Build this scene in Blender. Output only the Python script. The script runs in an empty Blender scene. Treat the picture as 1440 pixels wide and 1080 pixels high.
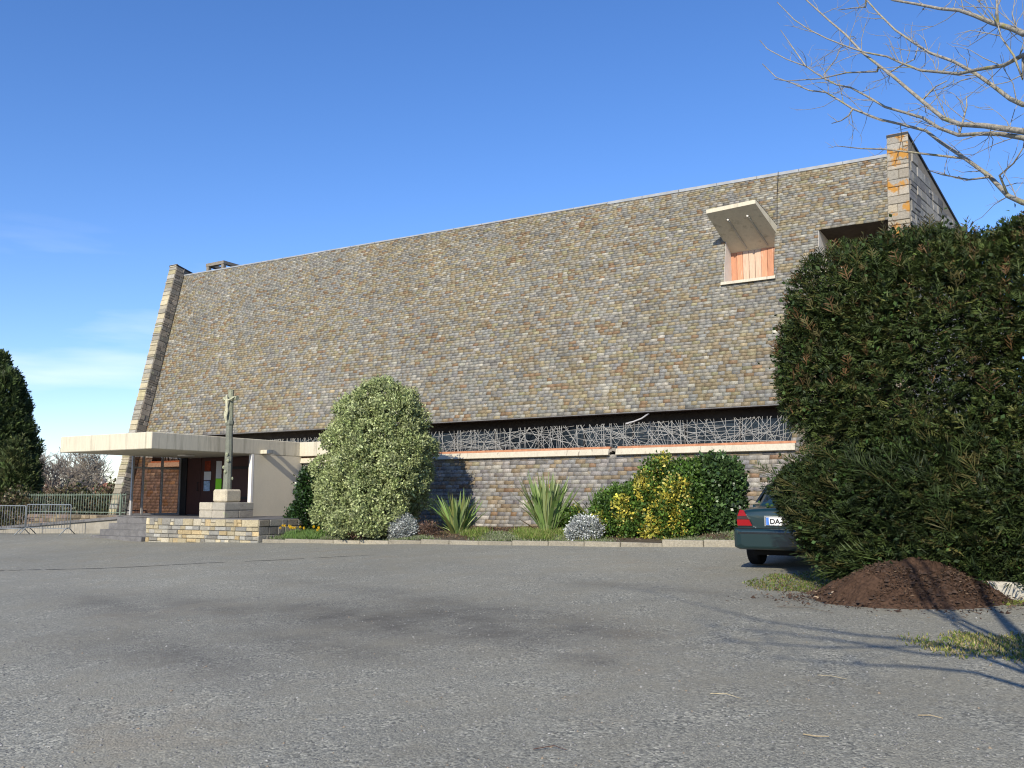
import bpy, math, random
import numpy as np
from mathutils import Vector, Matrix
random.seed(7); rng = np.random.default_rng(7)
sc = bpy.context.scene
COL = bpy.data.collections.new("scene"); sc.collection.children.link(COL)
R = math.radians

# ------------------------------------------------------------------ terrain
def sstep(a, b, x):
    x = np.clip((np.asarray(x, float) - a) / (b - a), 0, 1); return x * x * (3 - 2 * x)
def g(s, t):
    s = np.asarray(s, float); t = np.asarray(t, float)
    sc_ = np.clip(s, -55, 25); tc = np.clip(t, -25, 24)
    z = .0179 * sc_ + .0362 * tc + .13 * sstep(-25, -27.5, s) * sstep(15, 18, t)
    z = z - .02 * np.clip(t - 26, 0, 60) - .03 * np.clip(-s - 55, 0, 60)
    return z
def gz(s, t): return float(g(s, t))

# ------------------------------------------------------------------ helpers
def link(o): COL.objects.link(o); return o
def tag(o, label=None, cat=None, group=None, kind=None):
    if label: o['label'] = label
    if cat: o['category'] = cat
    if group: o['group'] = group
    if kind: o['kind'] = kind
    return o
def thing(name, label, cat, loc, group=None, rotz=0):
    o = bpy.data.objects.new(name, None); link(o); o.location = loc; o.rotation_euler = (0, 0, rotz)
    o.empty_display_size = .3
    return tag(o, label, cat, group)
def origin(o):
    v = Vector((0, 0, 0))
    while o is not None: v += o.location; o = o.parent
    return v
class MB:
    def __init__(s): s.v = []; s.f = []; s.c = []
    def quad(s, a, b, c, d, col=None): s.poly([a, b, c, d], col)
    def poly(s, pts, col=None):
        n = len(s.v); s.v += [tuple(p) for p in pts]; s.f.append(tuple(range(n, n + len(pts)))); s.c.append(col)
    def mesh(s, vs, fs, col=None):
        n = len(s.v); s.v += [tuple(p) for p in vs]
        for f in fs: s.f.append(tuple(i + n for i in f)); s.c.append(col)
    def box(s, lo, hi, col=None):
        x0, y0, z0 = lo; x1, y1, z1 = hi
        s.hexa([(x0,y0,z0),(x1,y0,z0),(x1,y1,z0),(x0,y1,z0),(x0,y0,z1),(x1,y0,z1),(x1,y1,z1),(x0,y1,z1)], col)
    def hexa(s, p, col=None):
        s.mesh(p, [(3,2,1,0),(4,5,6,7),(0,1,5,4),(1,2,6,5),(2,3,7,6),(3,0,4,7)], col)
    def cbox(s, lo, hi, b=.01, col=None):       # box with chamfered edges
        lo = np.array(lo, float); hi = np.array(hi, float); vs = []; idx = {}
        for ix in (0,1):
            for iy in (0,1):
                for iz in (0,1):
                    for ax in range(3):
                        p = np.array([hi[0] if ix else lo[0], hi[1] if iy else lo[1], hi[2] if iz else lo[2]])
                        for k, i in enumerate((ix,iy,iz)):
                            if k != ax: p[k] += -b if i else b
                        idx[(ix,iy,iz,ax)] = len(vs); vs.append(p)
        fs = []
        for ax in range(3):
            o1, o2 = [k for k in range(3) if k != ax]
            for sd in (0,1):
                def key(a, b2):
                    t = [0,0,0]; t[ax] = sd; t[o1] = a; t[o2] = b2; return idx[(*t, ax)]
                q = [key(0,0), key(1,0), key(1,1), key(0,1)]
                fs.append(q if (sd == 1) == (ax != 1) else q[::-1])
        for ax in range(3):
            o1, o2 = [k for k in range(3) if k != ax]
            for a in (0,1):
                for b2 in (0,1):
                    def k2(v, w):
                        t = [0,0,0]; t[ax] = v; t[o1] = a; t[o2] = b2; return idx[(*t, w)]
                    fs.append([k2(0,o1), k2(1,o1), k2(1,o2), k2(0,o2)])
        for ix in (0,1):
            for iy in (0,1):
                for iz in (0,1): fs.append([idx[(ix,iy,iz,k)] for k in range(3)])
        s.mesh(vs, fs, col)
    def prism(s, pts, axis_vec, col=None):     # pts polygon (3d), extruded along vector
        a = Vector(axis_vec); p0 = [Vector(p) for p in pts]; p1 = [p + a for p in p0]; n = len(pts)
        s.mesh(p0 + p1, [tuple(range(n))[::-1], tuple(range(n, 2*n))] + [(i, (i+1) % n, n + (i+1) % n, n + i) for i in range(n)], col)
    def tube(s, pts, rad, sides=6, col=None, cap=True):
        P = [Vector(p) for p in pts]; n = len(P)
        if not hasattr(rad, '__len__'): rad = [rad] * n
        vs = []; up = None
        for i in range(n):
            d = (P[min(i+1, n-1)] - P[max(i-1, 0)])
            if d.length < 1e-9: d = Vector((0,0,1))
            d.normalize()
            if up is None:
                up = Vector((0,0,1)) if abs(d.z) < .9 else Vector((1,0,0))
            a = d.cross(up)
            if a.length < 1e-6: a = d.orthogonal()
            a.normalize(); b = a.cross(d).normalized(); up = b
            for k in range(sides):
                th = 2 * math.pi * k / sides; vs.append(P[i] + (a * math.cos(th) + b * math.sin(th)) * rad[i])
        fs = [(i*sides + k, i*sides + (k+1) % sides, (i+1)*sides + (k+1) % sides, (i+1)*sides + k) for i in range(n-1) for k in range(sides)]
        if cap: fs += [tuple(range(sides))[::-1], tuple(range((n-1)*sides, n*sides))]
        s.mesh(vs, fs, col)
    def lathe(s, prof, c=(0,0,0), sides=16, axis='z', col=None):
        vs = []; n = len(prof)
        for r, h in prof:
            for k in range(sides):
                th = 2*math.pi*k/sides; x, y = r*math.cos(th), r*math.sin(th)
                vs.append((c[0]+x, c[1]+y, c[2]+h) if axis == 'z' else (c[0]+h, c[1]+x, c[2]+y))
        fs = [(i*sides+k, i*sides+(k+1) % sides, (i+1)*sides+(k+1) % sides, (i+1)*sides+k) for i in range(n-1) for k in range(sides)]
        fs += [tuple(range(sides))[::-1], tuple(range((n-1)*sides, n*sides))]
        s.mesh(vs, fs, col)
    def build(s, name, mat, parent=None, loc=None, smooth=False):
        return make(name, np.array(s.v, float), s.f, s.c if any(c is not None for c in s.c) else None, mat, parent, loc, smooth)
def make(name, V, F, C, mat, parent=None, loc=None, smooth=False, fixnormals=True):
    off = origin(parent) if parent is not None else Vector((0,0,0))
    if loc is not None: off = off + Vector(loc) if parent is not None else Vector(loc)
    V = np.asarray(V, float).reshape(-1, 3) - np.array(off)
    me = bpy.data.meshes.new(name)
    if isinstance(F, np.ndarray):
        k = F.shape[1]; me.vertices.add(len(V)); me.vertices.foreach_set('co', V.ravel())
        me.loops.add(F.size); me.loops.foreach_set('vertex_index', F.ravel().astype(np.int32))
        me.polygons.add(len(F)); me.polygons.foreach_set('loop_start', np.arange(0, F.size, k, dtype=np.int32))
        me.polygons.foreach_set('loop_total', np.full(len(F), k, np.int32)); me.update(calc_edges=True)
    else:
        me.from_pydata([tuple(p) for p in V], [], F); me.update()
        if fixnormals and len(F) < 3000:
            import bmesh
            bm = bmesh.new(); bm.from_mesh(me); bmesh.ops.recalc_face_normals(bm, faces=bm.faces); bm.to_mesh(me); bm.free()
    if C is not None:
        C = np.array([c if c is not None else (.5,.5,.5) for c in C] if isinstance(C, list) else C, float)
        C4 = np.ones((len(C), 4)); C4[:, :3] = np.clip(C, 0, 1)
        at = me.attributes.new('Col', 'FLOAT_COLOR', 'FACE'); at.data.foreach_set('color', C4.ravel())
    if smooth: me.polygons.foreach_set('use_smooth', [True] * len(me.polygons))
    if mat is not None: me.materials.append(mat)
    o = bpy.data.objects.new(name, me); link(o)
    if parent is not None: o.parent = parent
    if loc is not None: o.location = loc
    return o
def copy_tree(o, parent=None):
    c = o.copy(); COL.objects.link(c); c.parent = parent
    for ch in list(o.children): copy_tree(ch, c)
    return c

# ------------------------------------------------------------------ materials
def mat(name, base=(.5,.5,.5), rough=.8, spec=.3, attr=False, nscale=0, namt=.3, nscale2=0, namt2=.2, bump=0, bscale=40, metal=0, transl=0, stretch=None, wear=None, coat=0):
    m = bpy.data.materials.new(name); m.use_nodes = True; nt = m.node_tree; N = nt.nodes; L = nt.links
    b = N['Principled BSDF']; b.inputs['Roughness'].default_value = rough; b.inputs['Specular IOR Level'].default_value = spec
    b.inputs['Metallic'].default_value = metal; b.inputs['Coat Weight'].default_value = coat
    if attr:
        a = N.new('ShaderNodeAttribute'); a.attribute_name = 'Col'; c = a.outputs['Color']
    else:
        rgb = N.new('ShaderNodeRGB'); rgb.outputs[0].default_value = (*base, 1); c = rgb.outputs[0]
    geo = N.new('ShaderNodeNewGeometry'); pos = geo.outputs['Position']
    if stretch:
        mp = N.new('ShaderNodeVectorMath'); mp.operation = 'MULTIPLY'; L.new(pos, mp.inputs[0]); mp.inputs[1].default_value = stretch; pos = mp.outputs[0]
    def noise(scale, detail=4):
        n = N.new('ShaderNodeTexNoise'); n.inputs['Scale'].default_value = scale; n.inputs['Detail'].default_value = detail
        n.inputs['Roughness'].default_value = .65; L.new(pos, n.inputs['Vector']); return n.outputs['Fac']
    for sc_, am in ((nscale, namt), (nscale2, namt2)):
        if sc_:
            mr = N.new('ShaderNodeMapRange'); L.new(noise(sc_), mr.inputs[0]); mr.inputs[1].default_value = .25; mr.inputs[2].default_value = .75
            mr.inputs[3].default_value = 1 - am; mr.inputs[4].default_value = 1 + am
            mx = N.new('ShaderNodeMix'); mx.data_type = 'RGBA'; mx.blend_type = 'MULTIPLY'; mx.inputs['Factor'].default_value = 1
            L.new(c, mx.inputs['A']); L.new(mr.outputs[0], mx.inputs['B']); c = mx.outputs['Result']
    if wear:                                    # (colour, noise scale, threshold, softness)
        wc, ws, th, so = wear
        mr = N.new('ShaderNodeMapRange'); L.new(noise(ws, 6), mr.inputs[0]); mr.inputs[1].default_value = th; mr.inputs[2].default_value = th + so
        mx = N.new('ShaderNodeMix'); mx.data_type = 'RGBA'; L.new(mr.outputs[0], mx.inputs['Factor']); L.new(c, mx.inputs['A']); mx.inputs['B'].default_value = (*wc, 1); c = mx.outputs['Result']
    L.new(c, b.inputs['Base Color'])
    if bump:
        bp = N.new('ShaderNodeBump'); bp.inputs['Strength'].default_value = bump; bp.inputs['Distance'].default_value = .02
        L.new(noise(bscale, 5), bp.inputs['Height']); L.new(bp.outputs[0], b.inputs['Normal'])
    if transl:
        tr = N.new('ShaderNodeBsdfTranslucent'); L.new(c, tr.inputs['Color']); ms = N.new('ShaderNodeMixShader'); ms.inputs[0].default_value = transl
        L.new(b.outputs[0], ms.inputs[1]); L.new(tr.outputs[0], ms.inputs[2]); L.new(ms.outputs[0], N['Material Output'].inputs['Surface'])
    return m
def glass(name, tint, gloss=.12, rough=.02, trans=1.0):
    m = bpy.data.materials.new(name); m.use_nodes = True; nt = m.node_tree; N = nt.nodes; L = nt.links
    N.remove(N['Principled BSDF'])
    t = N.new('ShaderNodeBsdfTransparent'); t.inputs[0].default_value = (*tint, 1)
    gl = N.new('ShaderNodeBsdfGlossy'); gl.inputs['Roughness'].default_value = rough; gl.inputs['Color'].default_value = (.9,.9,.9,1)
    f = N.new('ShaderNodeFresnel'); f.inputs['IOR'].default_value = 1.5
    ms = N.new('ShaderNodeMixShader'); L.new(f.outputs[0], ms.inputs[0]); L.new(t.outputs[0], ms.inputs[1]); L.new(gl.outputs[0], ms.inputs[2])
    L.new(ms.outputs[0], N['Material Output'].inputs['Surface']); return m

M = {}
M['slate'] = mat('slate', attr=True, rough=.62, spec=.35, nscale=24, namt=.34, nscale2=.6, namt2=.14, bump=.4, bscale=60, wear=((.21,.155,.075), 5.0, .59, .12))
M['stone'] = mat('stone', attr=True, rough=.9, spec=.2, nscale=26, namt=.3, nscale2=4, namt2=.15, bump=.7, bscale=45)
M['lichen_stone'] = mat('lichen_stone', attr=True, rough=.9, spec=.2, nscale=26, namt=.3, bump=.7, bscale=45, wear=((.36,.18,.04), 2.2, .53, .07))
M['mortar'] = mat('mortar', (.20,.18,.15), .95, .1, nscale=20, namt=.3)
M['board'] = mat('board', (.035,.032,.03), .9, .1, nscale=5, namt=.3)
M['concrete'] = mat('concrete', (.40,.375,.315), .9, .2, nscale=1.3, namt=.16, nscale2=14, namt2=.12, bump=.25, bscale=60, stretch=(1,1,.35), wear=((.17,.155,.125), 2.2, .60, .22))
M['canopy'] = mat('canopy', (.54,.495,.385), .9, .2, nscale=1.6, namt=.12, nscale2=18, namt2=.1, bump=.2, bscale=60, stretch=(2.6,2.6,.22), wear=((.17,.155,.11), 1.6, .53, .28))
M['render'] = mat('render', (.58,.525,.405), .92, .15, nscale=.9, namt=.07, nscale2=30, namt2=.06, bump=.12, bscale=90)
M['sill'] = mat('sill', (.47,.43,.34), .85, .2, nscale=2.5, namt=.12, nscale2=20, namt2=.12, bump=.3, bscale=50, stretch=(2,2,.4), wear=((.16,.13,.10), 3.0, .61, .12))
M['tile'] = mat('tile', (.37,.17,.09), .8, .3, nscale=9, namt=.3, nscale2=1.2, namt2=.2)
M['white'] = mat('white', (.74,.71,.66), .6, .3, nscale=4, namt=.08)
M['soffit'] = mat('soffit', (.05,.042,.036), .9, .1, nscale=6, namt=.3)
M['brown'] = mat('brown', (.055,.022,.018), .55, .3, nscale=7, namt=.3, stretch=(8,8,.6))
M['alu'] = mat('alu', (.36,.35,.34), .5, .5, nscale=8, namt=.12)
M['zinc'] = mat('zinc', (.26,.275,.29), .6, .35, nscale=3, namt=.25)
M['black'] = mat('black', (.018,.018,.02), .6, .3, nscale=10, namt=.3)
M['grille'] = mat('grille', (.40,.40,.385), .6, .4, nscale=8, namt=.15)
M['panel'] = mat('panel', attr=True, rough=.75, spec=.2, nscale=6, namt=.2, stretch=(6,6,.8), wear=((.66,.52,.44), 1.2, .62, .12))
M['steelgal'] = mat('steelgal', (.17,.19,.205), .5, .4, metal=0, nscale=14, namt=.2)
M['railgreen'] = mat('railgreen', (.14,.18,.14), .6, .3, nscale=12, namt=.3, wear=((.20,.11,.05), 6, .66, .08))
M['leaf'] = mat('leaf', attr=True, rough=.5, spec=.35, transl=.22)
M['glossleaf'] = mat('glossleaf', attr=True, rough=.33, spec=.5, transl=.12)
M['needle'] = mat('needle', attr=True, rough=.6, spec=.25, transl=.15)
M['bark'] = mat('bark', (.28,.255,.205), .9, .15, nscale=30, namt=.45, bump=.5, bscale=60, wear=((.27,.25,.08), 7, .56, .12))
M['darkbark'] = mat('darkbark', (.12,.10,.085), .9, .15, nscale=12, namt=.4)
M['soil'] = mat('soil', (.060,.036,.024), .95, .1, nscale=22, namt=.5, nscale2=3, namt2=.25, bump=1, bscale=35)
M['bed'] = mat('bed', (.085,.07,.05), .95, .1, nscale=9, namt=.4, bump=.8, bscale=25)
M['grass'] = mat('grass', attr=True, rough=.6, spec=.2, transl=.25)
M['peb'] = mat('pebble', attr=True, rough=.8, spec=.3)
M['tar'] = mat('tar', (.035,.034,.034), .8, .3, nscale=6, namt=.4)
M['steps'] = mat('steps', (.135,.132,.132), .85, .25, nscale=5, namt=.3, nscale2=28, namt2=.2, bump=.3)
M['granite'] = mat('granite', attr=True, rough=.88, spec=.2, nscale=45, namt=.3, nscale2=5, namt2=.2, bump=.6, bscale=50, wear=((.36,.37,.24), 4.0, .62, .1))
M['paint'] = mat('car_paint', (.005,.021,.024), .3, .5, coat=.6)
M['rubber'] = mat('rubber', (.012,.012,.012), .85, .2)
M['redlamp'] = mat('red_lamp', (.24,.004,.007), .35, .3)
M['darklamp'] = mat('dark_lamp', (.04,.02,.02), .3, .4)
M['plate'] = mat('plate_white', (.78,.79,.80), .35, .4)
M['plateblue'] = mat('plate_blue', (.06,.18,.55), .35, .4)
M['ink'] = mat('ink', (.015,.015,.02), .5, .3)
M['chrome'] = mat('chrome', (.75,.76,.76), .2, .5, metal=.9)
M['carglass'] = mat('car_glass', (.012,.016,.02), .05, .8)
M['darkglass'] = mat('dark_glass', (.012,.017,.024), .12, .35, nscale=.7, namt=.4)
M['brownglass'] = glass('brown_glass', (.66,.52,.45))
M['paperw'] = mat('paper_white', (.55,.56,.58), .8, .2); M['paperb'] = mat('paper_blue', (.30,.42,.58), .8, .2, nscale=14, namt=.6)
M['paperg'] = mat('paper_green', (.30,.75,.05), .8, .2); M['paperr'] = mat('paper_red', (.20,.035,.015), .8, .2, nscale=12, namt=.6)
M['petal'] = mat('petal', (.75,.50,.02), .6, .3, transl=.3)
M['rooftile'] = mat('rooftile', (.26,.11,.07), .9, .1, nscale=3, namt=.2); M['housewall'] = mat('housewall', (.5,.46,.4), .9, .1)
M['hedgewall'] = mat('old_wall', attr=True, rough=.95, spec=.1, nscale=12, namt=.35, bump=.6)

# gravel surface: coarse chips, fine grit, tan worn patches, dark damp stains
def gravel_mat():
    m = bpy.data.materials.new('gravel_tarmac'); m.use_nodes = True; nt = m.node_tree; N = nt.nodes; L = nt.links
    b = N['Principled BSDF']; b.inputs['Roughness'].default_value = .85; b.inputs['Specular IOR Level'].default_value = .25
    pos = N.new('ShaderNodeNewGeometry').outputs['Position']
    def ramp(stops, fac):
        r = N.new('ShaderNodeValToRGB'); e = r.color_ramp.elements
        while len(e) < len(stops): e.new(.5)
        for q, (p, c) in zip(e, stops): q.position = p; q.color = (*c, 1) if len(c) == 3 else c
        L.new(fac, r.inputs[0]); return r.outputs[0]
    def noise(sc_, det=5, ro=.6, vec=None):
        n = N.new('ShaderNodeTexNoise'); n.inputs['Scale'].default_value = sc_; n.inputs['Detail'].default_value = det; n.inputs['Roughness'].default_value = ro
        L.new(vec or pos, n.inputs['Vector']); return n.outputs['Fac']
    def mul(a, bb, f=1.0, mode='MULTIPLY'):
        x = N.new('ShaderNodeMix'); x.data_type = 'RGBA'; x.blend_type = mode
        if hasattr(f, 'links'): L.new(f, x.inputs['Factor'])
        else: x.inputs['Factor'].default_value = f
        for k, v in (('A', a), ('B', bb)):
            if hasattr(v, 'links'): L.new(v, x.inputs[k])
            else: x.inputs[k].default_value = (*v, 1)
        return x.outputs['Result']
    def mrange(f, a, c, d=0, e=1):
        r = N.new('ShaderNodeMapRange'); L.new(f, r.inputs[0]); r.inputs[1].default_value = a; r.inputs[2].default_value = c; r.inputs[3].default_value = d; r.inputs[4].default_value = e; return r.outputs[0]
    v1 = N.new('ShaderNodeTexVoronoi'); v1.inputs['Scale'].default_value = 58; L.new(pos, v1.inputs['Vector'])
    v2 = N.new('ShaderNodeTexVoronoi'); v2.inputs['Scale'].default_value = 120; L.new(pos, v2.inputs['Vector'])
    sep = N.new('ShaderNodeSeparateColor'); L.new(v1.outputs['Color'], sep.inputs[0])
    sep2 = N.new('ShaderNodeSeparateColor'); L.new(v2.outputs['Color'], sep2.inputs[0])
    c1 = ramp([(0, (.075,.076,.077)), (.35, (.185,.186,.182)), (.7, (.26,.257,.243)), (.93, (.36,.352,.325)), (1, (.46,.45,.42))], sep.outputs[0])
    c2 = ramp([(0, (.09,.09,.09)), (.5, (.205,.203,.194)), (.92, (.30,.294,.27)), (1, (.42,.41,.385))], sep2.outputs[0])
    c = mul(c1, c2, mrange(noise(2.2, 4), .4, .6), 'MIX')
    c = mul(c, (.215,.203,.178), mrange(noise(.9, 5, .7), .46, .66, 0, .62), 'MIX')        # trodden sandy film
    c = mul(c, (.23,.187,.14), mrange(noise(.42, 6, .7), .58, .74, 0, .5), 'MIX')
    st = N.new('ShaderNodeAttribute'); st.attribute_name = 'stain'
    sm = N.new('ShaderNodeMath'); sm.operation = 'MULTIPLY'; L.new(st.outputs['Fac'], sm.inputs[0]); L.new(mrange(noise(1.5, 6, .72), .3, .66, .25, 1.25), sm.inputs[1])
    c = mul(c, (.088,.083,.082), sm.outputs[0], 'MIX')
    c = mul(c, mrange(noise(.16, 3), .3, .7, .88, 1.14), 1.0); c = mul(c, (1.05, 1.04, .91), 1.0)
    L.new(c, b.inputs['Base Color'])
    bp = N.new('ShaderNodeBump'); bp.inputs['Strength'].default_value = .55; bp.inputs['Distance'].default_value = .008
    L.new(v1.outputs['Distance'], bp.inputs['Height']); bp.invert = True
    b2 = N.new('ShaderNodeBump'); b2.inputs['Strength'].default_value = .5; b2.inputs['Distance'].default_value = .03
    L.new(noise(5, 6, .7), b2.inputs['Height']); L.new(bp.outputs[0], b2.inputs['Normal']); L.new(b2.outputs[0], b.inputs['Normal'])
    return m
M['gravel'] = gravel_mat()

# ------------------------------------------------------------------ ground sheets
def grid_mesh(name, ss, ts, mat_, zf, kind='structure', stain=None):
    S_, T_ = np.meshgrid(ss, ts, indexing='ij'); Z = zf(S_, T_)
    V = np.stack([S_, T_, Z], -1).reshape(-1, 3); ns, n_t = len(ss), len(ts)
    i, j = np.meshgrid(np.arange(ns-1), np.arange(n_t-1), indexing='ij'); a = (i*n_t + j).ravel()
    F = np.stack([a, a + n_t, a + n_t + 1, a + 1], -1)
    o = make(name, V, F, None, mat_, smooth=True)
    if stain is not None:
        at = o.data.attributes.new('stain', 'FLOAT', 'POINT'); at.data.foreach_set('value', stain(S_, T_).ravel().astype(np.float32))
    o['kind'] = kind; return o
STAINS = [(-11.8,8.25,1.4,.35,.45),(-10,8.6,1.3,.3,.55),(-7.3,8.4,1.3,.45,.75),(-6.3,8.95,1.0,.4,.6),(-6.9,7.05,.9,.3,.5),(-7.9,6.1,1.0,.28,.6),(-7.2,5.95,.8,.3,.65),(-8.9,5.9,.8,.3,.3),
          (-5.3,8.2,.8,.4,.75),(-4.66,8.8,.7,.35,.6),(-3.6,7.25,.3,.14,.7),(-6.84,9.8,1.5,.3,.45),(-4.65,11.9,1.6,.2,.4),(-6.1,6.9,.7,.2,.5),(-5.9,9.6,1.2,.25,.4),(-8.6,10.6,2.0,.2,.3)]
def stain_f(S_, T_):
    d = np.zeros_like(S_)
    ca, sa = math.cos(R(-28)), math.sin(R(-28))
    for s0, t0, a, b_, k in STAINS:
        ds, dt = S_ - s0, T_ - t0; u = ds*ca + dt*sa; w = -ds*sa + dt*ca
        # tracks run across the car park, roughly broadside to the visitor
        u, w = ds*.853 + dt*.30, dt*.95 + ds*.25
        d = np.maximum(d, 1.1*k*np.exp(-(u/a)**2*.6 - (w/(b_*1.5))**2))
    return np.clip(d, 0, 1)
ss = np.unique(np.concatenate([np.arange(-30, 6, .25), np.arange(-60, -30, 2.), np.arange(6, 30, 2.), [-900,-500,-300,-180,-120,-90,-75,40,60,100,200,500,900]]))
ts = np.unique(np.concatenate([np.arange(0, 26, .2), np.arange(-26, 0, 2.), np.arange(26, 90, 4.), [-900,-400,-150,-60,110,150,220,400,900]]))
def gz_ground(s, t):
    return g(s, t) + .012*np.sin(s*1.3 + t*.7)*np.sin(t*1.1 - s*.4) - .00005*np.clip(np.hypot(s, t) - 120, 0, 900)*60
grid_mesh('ground', ss, ts, M['gravel'], gz_ground, stain=stain_f)
def gg(s, t): return float(gz_ground(np.array(float(s)), np.array(float(t))))

# planted bed in front of the church, edged by a kerb
def bed_z(s, t): return gz_ground(s, t) + .07 + .10*sstep(18.85, 20.2, t) + .03*np.sin(s*2.1)*np.sin(t*2.7)
grid_mesh('planting_bed', np.arange(-19.86, 3.2, .2), np.arange(18.84, 23.45, .2), M['bed'], bed_z)
kb = MB(); x = -19.8
while x < 3:
    w = random.uniform(.85, 1.05); hk = .10 if x < -8.5 else .14; col = np.array((.28,.255,.20))*random.uniform(.8, 1.1)
    z0 = gg(x + w/2, 18.7); kb.cbox((x, 18.66 + random.uniform(-.012,.012), z0 - .15), (x + w - .012, 18.84, z0 + hk + random.uniform(-.012,.012)), .014, tuple(col)); x += w
tag(kb.build('kerb', M['stone']), kind='structure')

# ------------------------------------------------------------------ foliage makers (numpy)
def unit(a): return a / np.maximum(np.linalg.norm(a, axis=-1, keepdims=True), 1e-9)
def leaf_quads(P, A, l, w, C, fold=.25):
    """pointed leaves: P base, A direction, l length, w half width"""
    n = len(P); A = unit(A); r = unit(rng.normal(size=(n, 3))); B = unit(np.cross(A, r)); Nn = np.cross(A, B)
    l = np.broadcast_to(l, (n,))[:, None]; w = np.broadcast_to(w, (n,))[:, None]
    mid = P + A*l*.45
    V = np.stack([P, mid + B*w + Nn*w*fold, P + A*l, mid - B*w + Nn*w*fold], 1).reshape(-1, 3)
    F = np.arange(4*n).reshape(n, 4); return V, F, C
def crown_points(blobs, n, shell=.30, seed=0, zmin=None, lump=.12):
    """points in the outer shell of a union of ellipsoids, uneven by a lumpy displacement; returns points, outward normals, depth 0..1"""
    r = np.random.default_rng(seed); Pn, Nn, D = [], [], []
    bl = np.array(blobs, float); area = (bl[:,3]*bl[:,4] + bl[:,4]*bl[:,5] + bl[:,3]*bl[:,5]); area /= area.sum()
    ph = r.uniform(0, 6.28, (6, 3)); fr = r.normal(size=(6, 3))*2.6
    tot = 0
    while tot < n:
        m = int((n - tot)*1.6) + 50
        k = r.choice(len(bl), m, p=area); d = unit(r.normal(size=(m, 3)))
        q = np.abs(r.normal(size=m))*shell; q = np.where(r.random(m) < .12, r.random(m)*.6, q); rad = np.clip(1 - q, .15, 1)
        ctr = bl[k, :3]; rr = bl[k, 3:6]; surf = ctr + d*rr
        lum = sum(np.sin(surf @ fr[i] + ph[i, 0]) for i in range(6))/6
        p = ctr + d*rr*(rad*(1 + lump*lum))[:, None]; nn = unit(d/rr)
        ins = np.zeros(m, bool)
        for j in range(len(bl)):
            e = np.sum(((p - bl[j,:3])/bl[j,3:6])**2, 1); ins |= (e < .5) & (k != j)
        ok = ~ins
        if zmin is not None: ok &= p[:, 2] > zmin
        Pn.append(p[ok]); Nn.append(nn[ok]); D.append(np.clip(q[ok], 0, 1)); tot += ok.sum()
    return np.concatenate(Pn)[:n], np.concatenate(Nn)[:n], np.concatenate(D)[:n]
def vary(base, n, amt=.25, hue=.08):
    b = np.array(base)[None]*np.exp(rng.normal(size=(n, 1))*amt); return np.clip(b*(1 + rng.normal(size=(n, 3))*hue), .002, 1)
def clumped_crown(blobs, nclump, per, lsize, lw, palette, seed, spread=.10, up=.3, shell=.22, zmin=None, lump=.12, ev=.25):
    cp, cn, cd = crown_points(blobs, nclump, shell, seed, zmin, lump)
    pal = np.array([p[0] for p in palette]); pw = np.array([p[1] for p in palette], float); pw /= pw.sum()
    cc = pal[rng.choice(len(pal), nclump, p=pw)]*np.exp(rng.normal(size=(nclump, 1))*.22)
    P = np.repeat(cp, per, 0) + rng.normal(size=(nclump*per, 3))*spread
    Nn = np.repeat(cn, per, 0); A = unit(Nn*.8 + rng.normal(size=P.shape)*.75 + np.array([0,0,up]))
    C = np.repeat(cc, per, 0)*np.exp(rng.normal(size=(len(P), 1))*ev)
    l = lsize*rng.uniform(.6, 1.25, len(P)); return leaf_quads(P, A, l, l*lw, np.clip(C, .003, .95))
def sprays(P, D, Nrm, L_, K, wid, C, ang=.9, droop=.15):
    """flat conifer sprays: a midrib with K pairs of side twigs"""
    n = len(P); D = unit(D); B = unit(np.cross(D, Nrm)); L_ = L_[:, None]
    Vs, Cs = [], []
    def strip(a, dirv, ln, w, side):
        Vs.append(np.stack([a - side*w*.4, a + dirv*ln*.5 - side*w, a + dirv*ln, a + dirv*ln*.5 + side*w], 1)); 
    strip(P, D, L_, wid, B); Cs.append(C)
    for k in range(K):
        f = (k + .6)/(K + .4)
        for sg in (-1, 1):
            a = P + D*L_*f + np.array([0,0,-1])*droop*L_*f*f
            dv = unit(D*math.cos(ang) + sg*B*math.sin(ang) + rng.normal(size=P.shape)*.14)
            strip(a, dv, L_*(.62*(1 - f) + .18), wid, unit(np.cross(dv, Nrm) + rng.normal(size=P.shape)*.5)); Cs.append(C*np.exp(rng.normal(size=(n,1))*.15))
    V = np.concatenate(Vs).reshape(-1, 3); F = np.arange(len(V)).reshape(-1, 4); return V, F, np.clip(np.concatenate(Cs), .002, .9)
def join(*parts):
    Vs, Fs, Cs, o = [], [], [], 0
    for V, F, C in parts: Vs.append(V); Fs.append(F + o); Cs.append(C); o += len(V)
    return np.concatenate(Vs), np.concatenate(Fs), np.concatenate(Cs)
def stems(name, base, tips, r0, mat_, parent, bend=.15):
    mb = MB()
    for tp in tips:
        b = Vector(base) + Vector((random.uniform(-.12,.12), random.uniform(-.12,.12), 0)); e = Vector(tp); mid = (b + e)/2 + Vector((random.uniform(-1,1), random.uniform(-1,1), 0))*bend
        mb.tube([b, (b+mid)/2, mid, (mid+e)/2, e], [r0, r0*.85, r0*.65, r0*.45, r0*.25], 6)
    return mb.build(name, mat_, parent, smooth=True)
def shrub(name, label, cat, base, VFC, m, tips, r0=.035, group=None, foliage='foliage'):
    t = thing(name, label, cat, base, group); V, F, C = VFC
    make(foliage, V, F, C, m, t); stems('stem', base, tips, r0, M['darkbark'], t); return t
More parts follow.
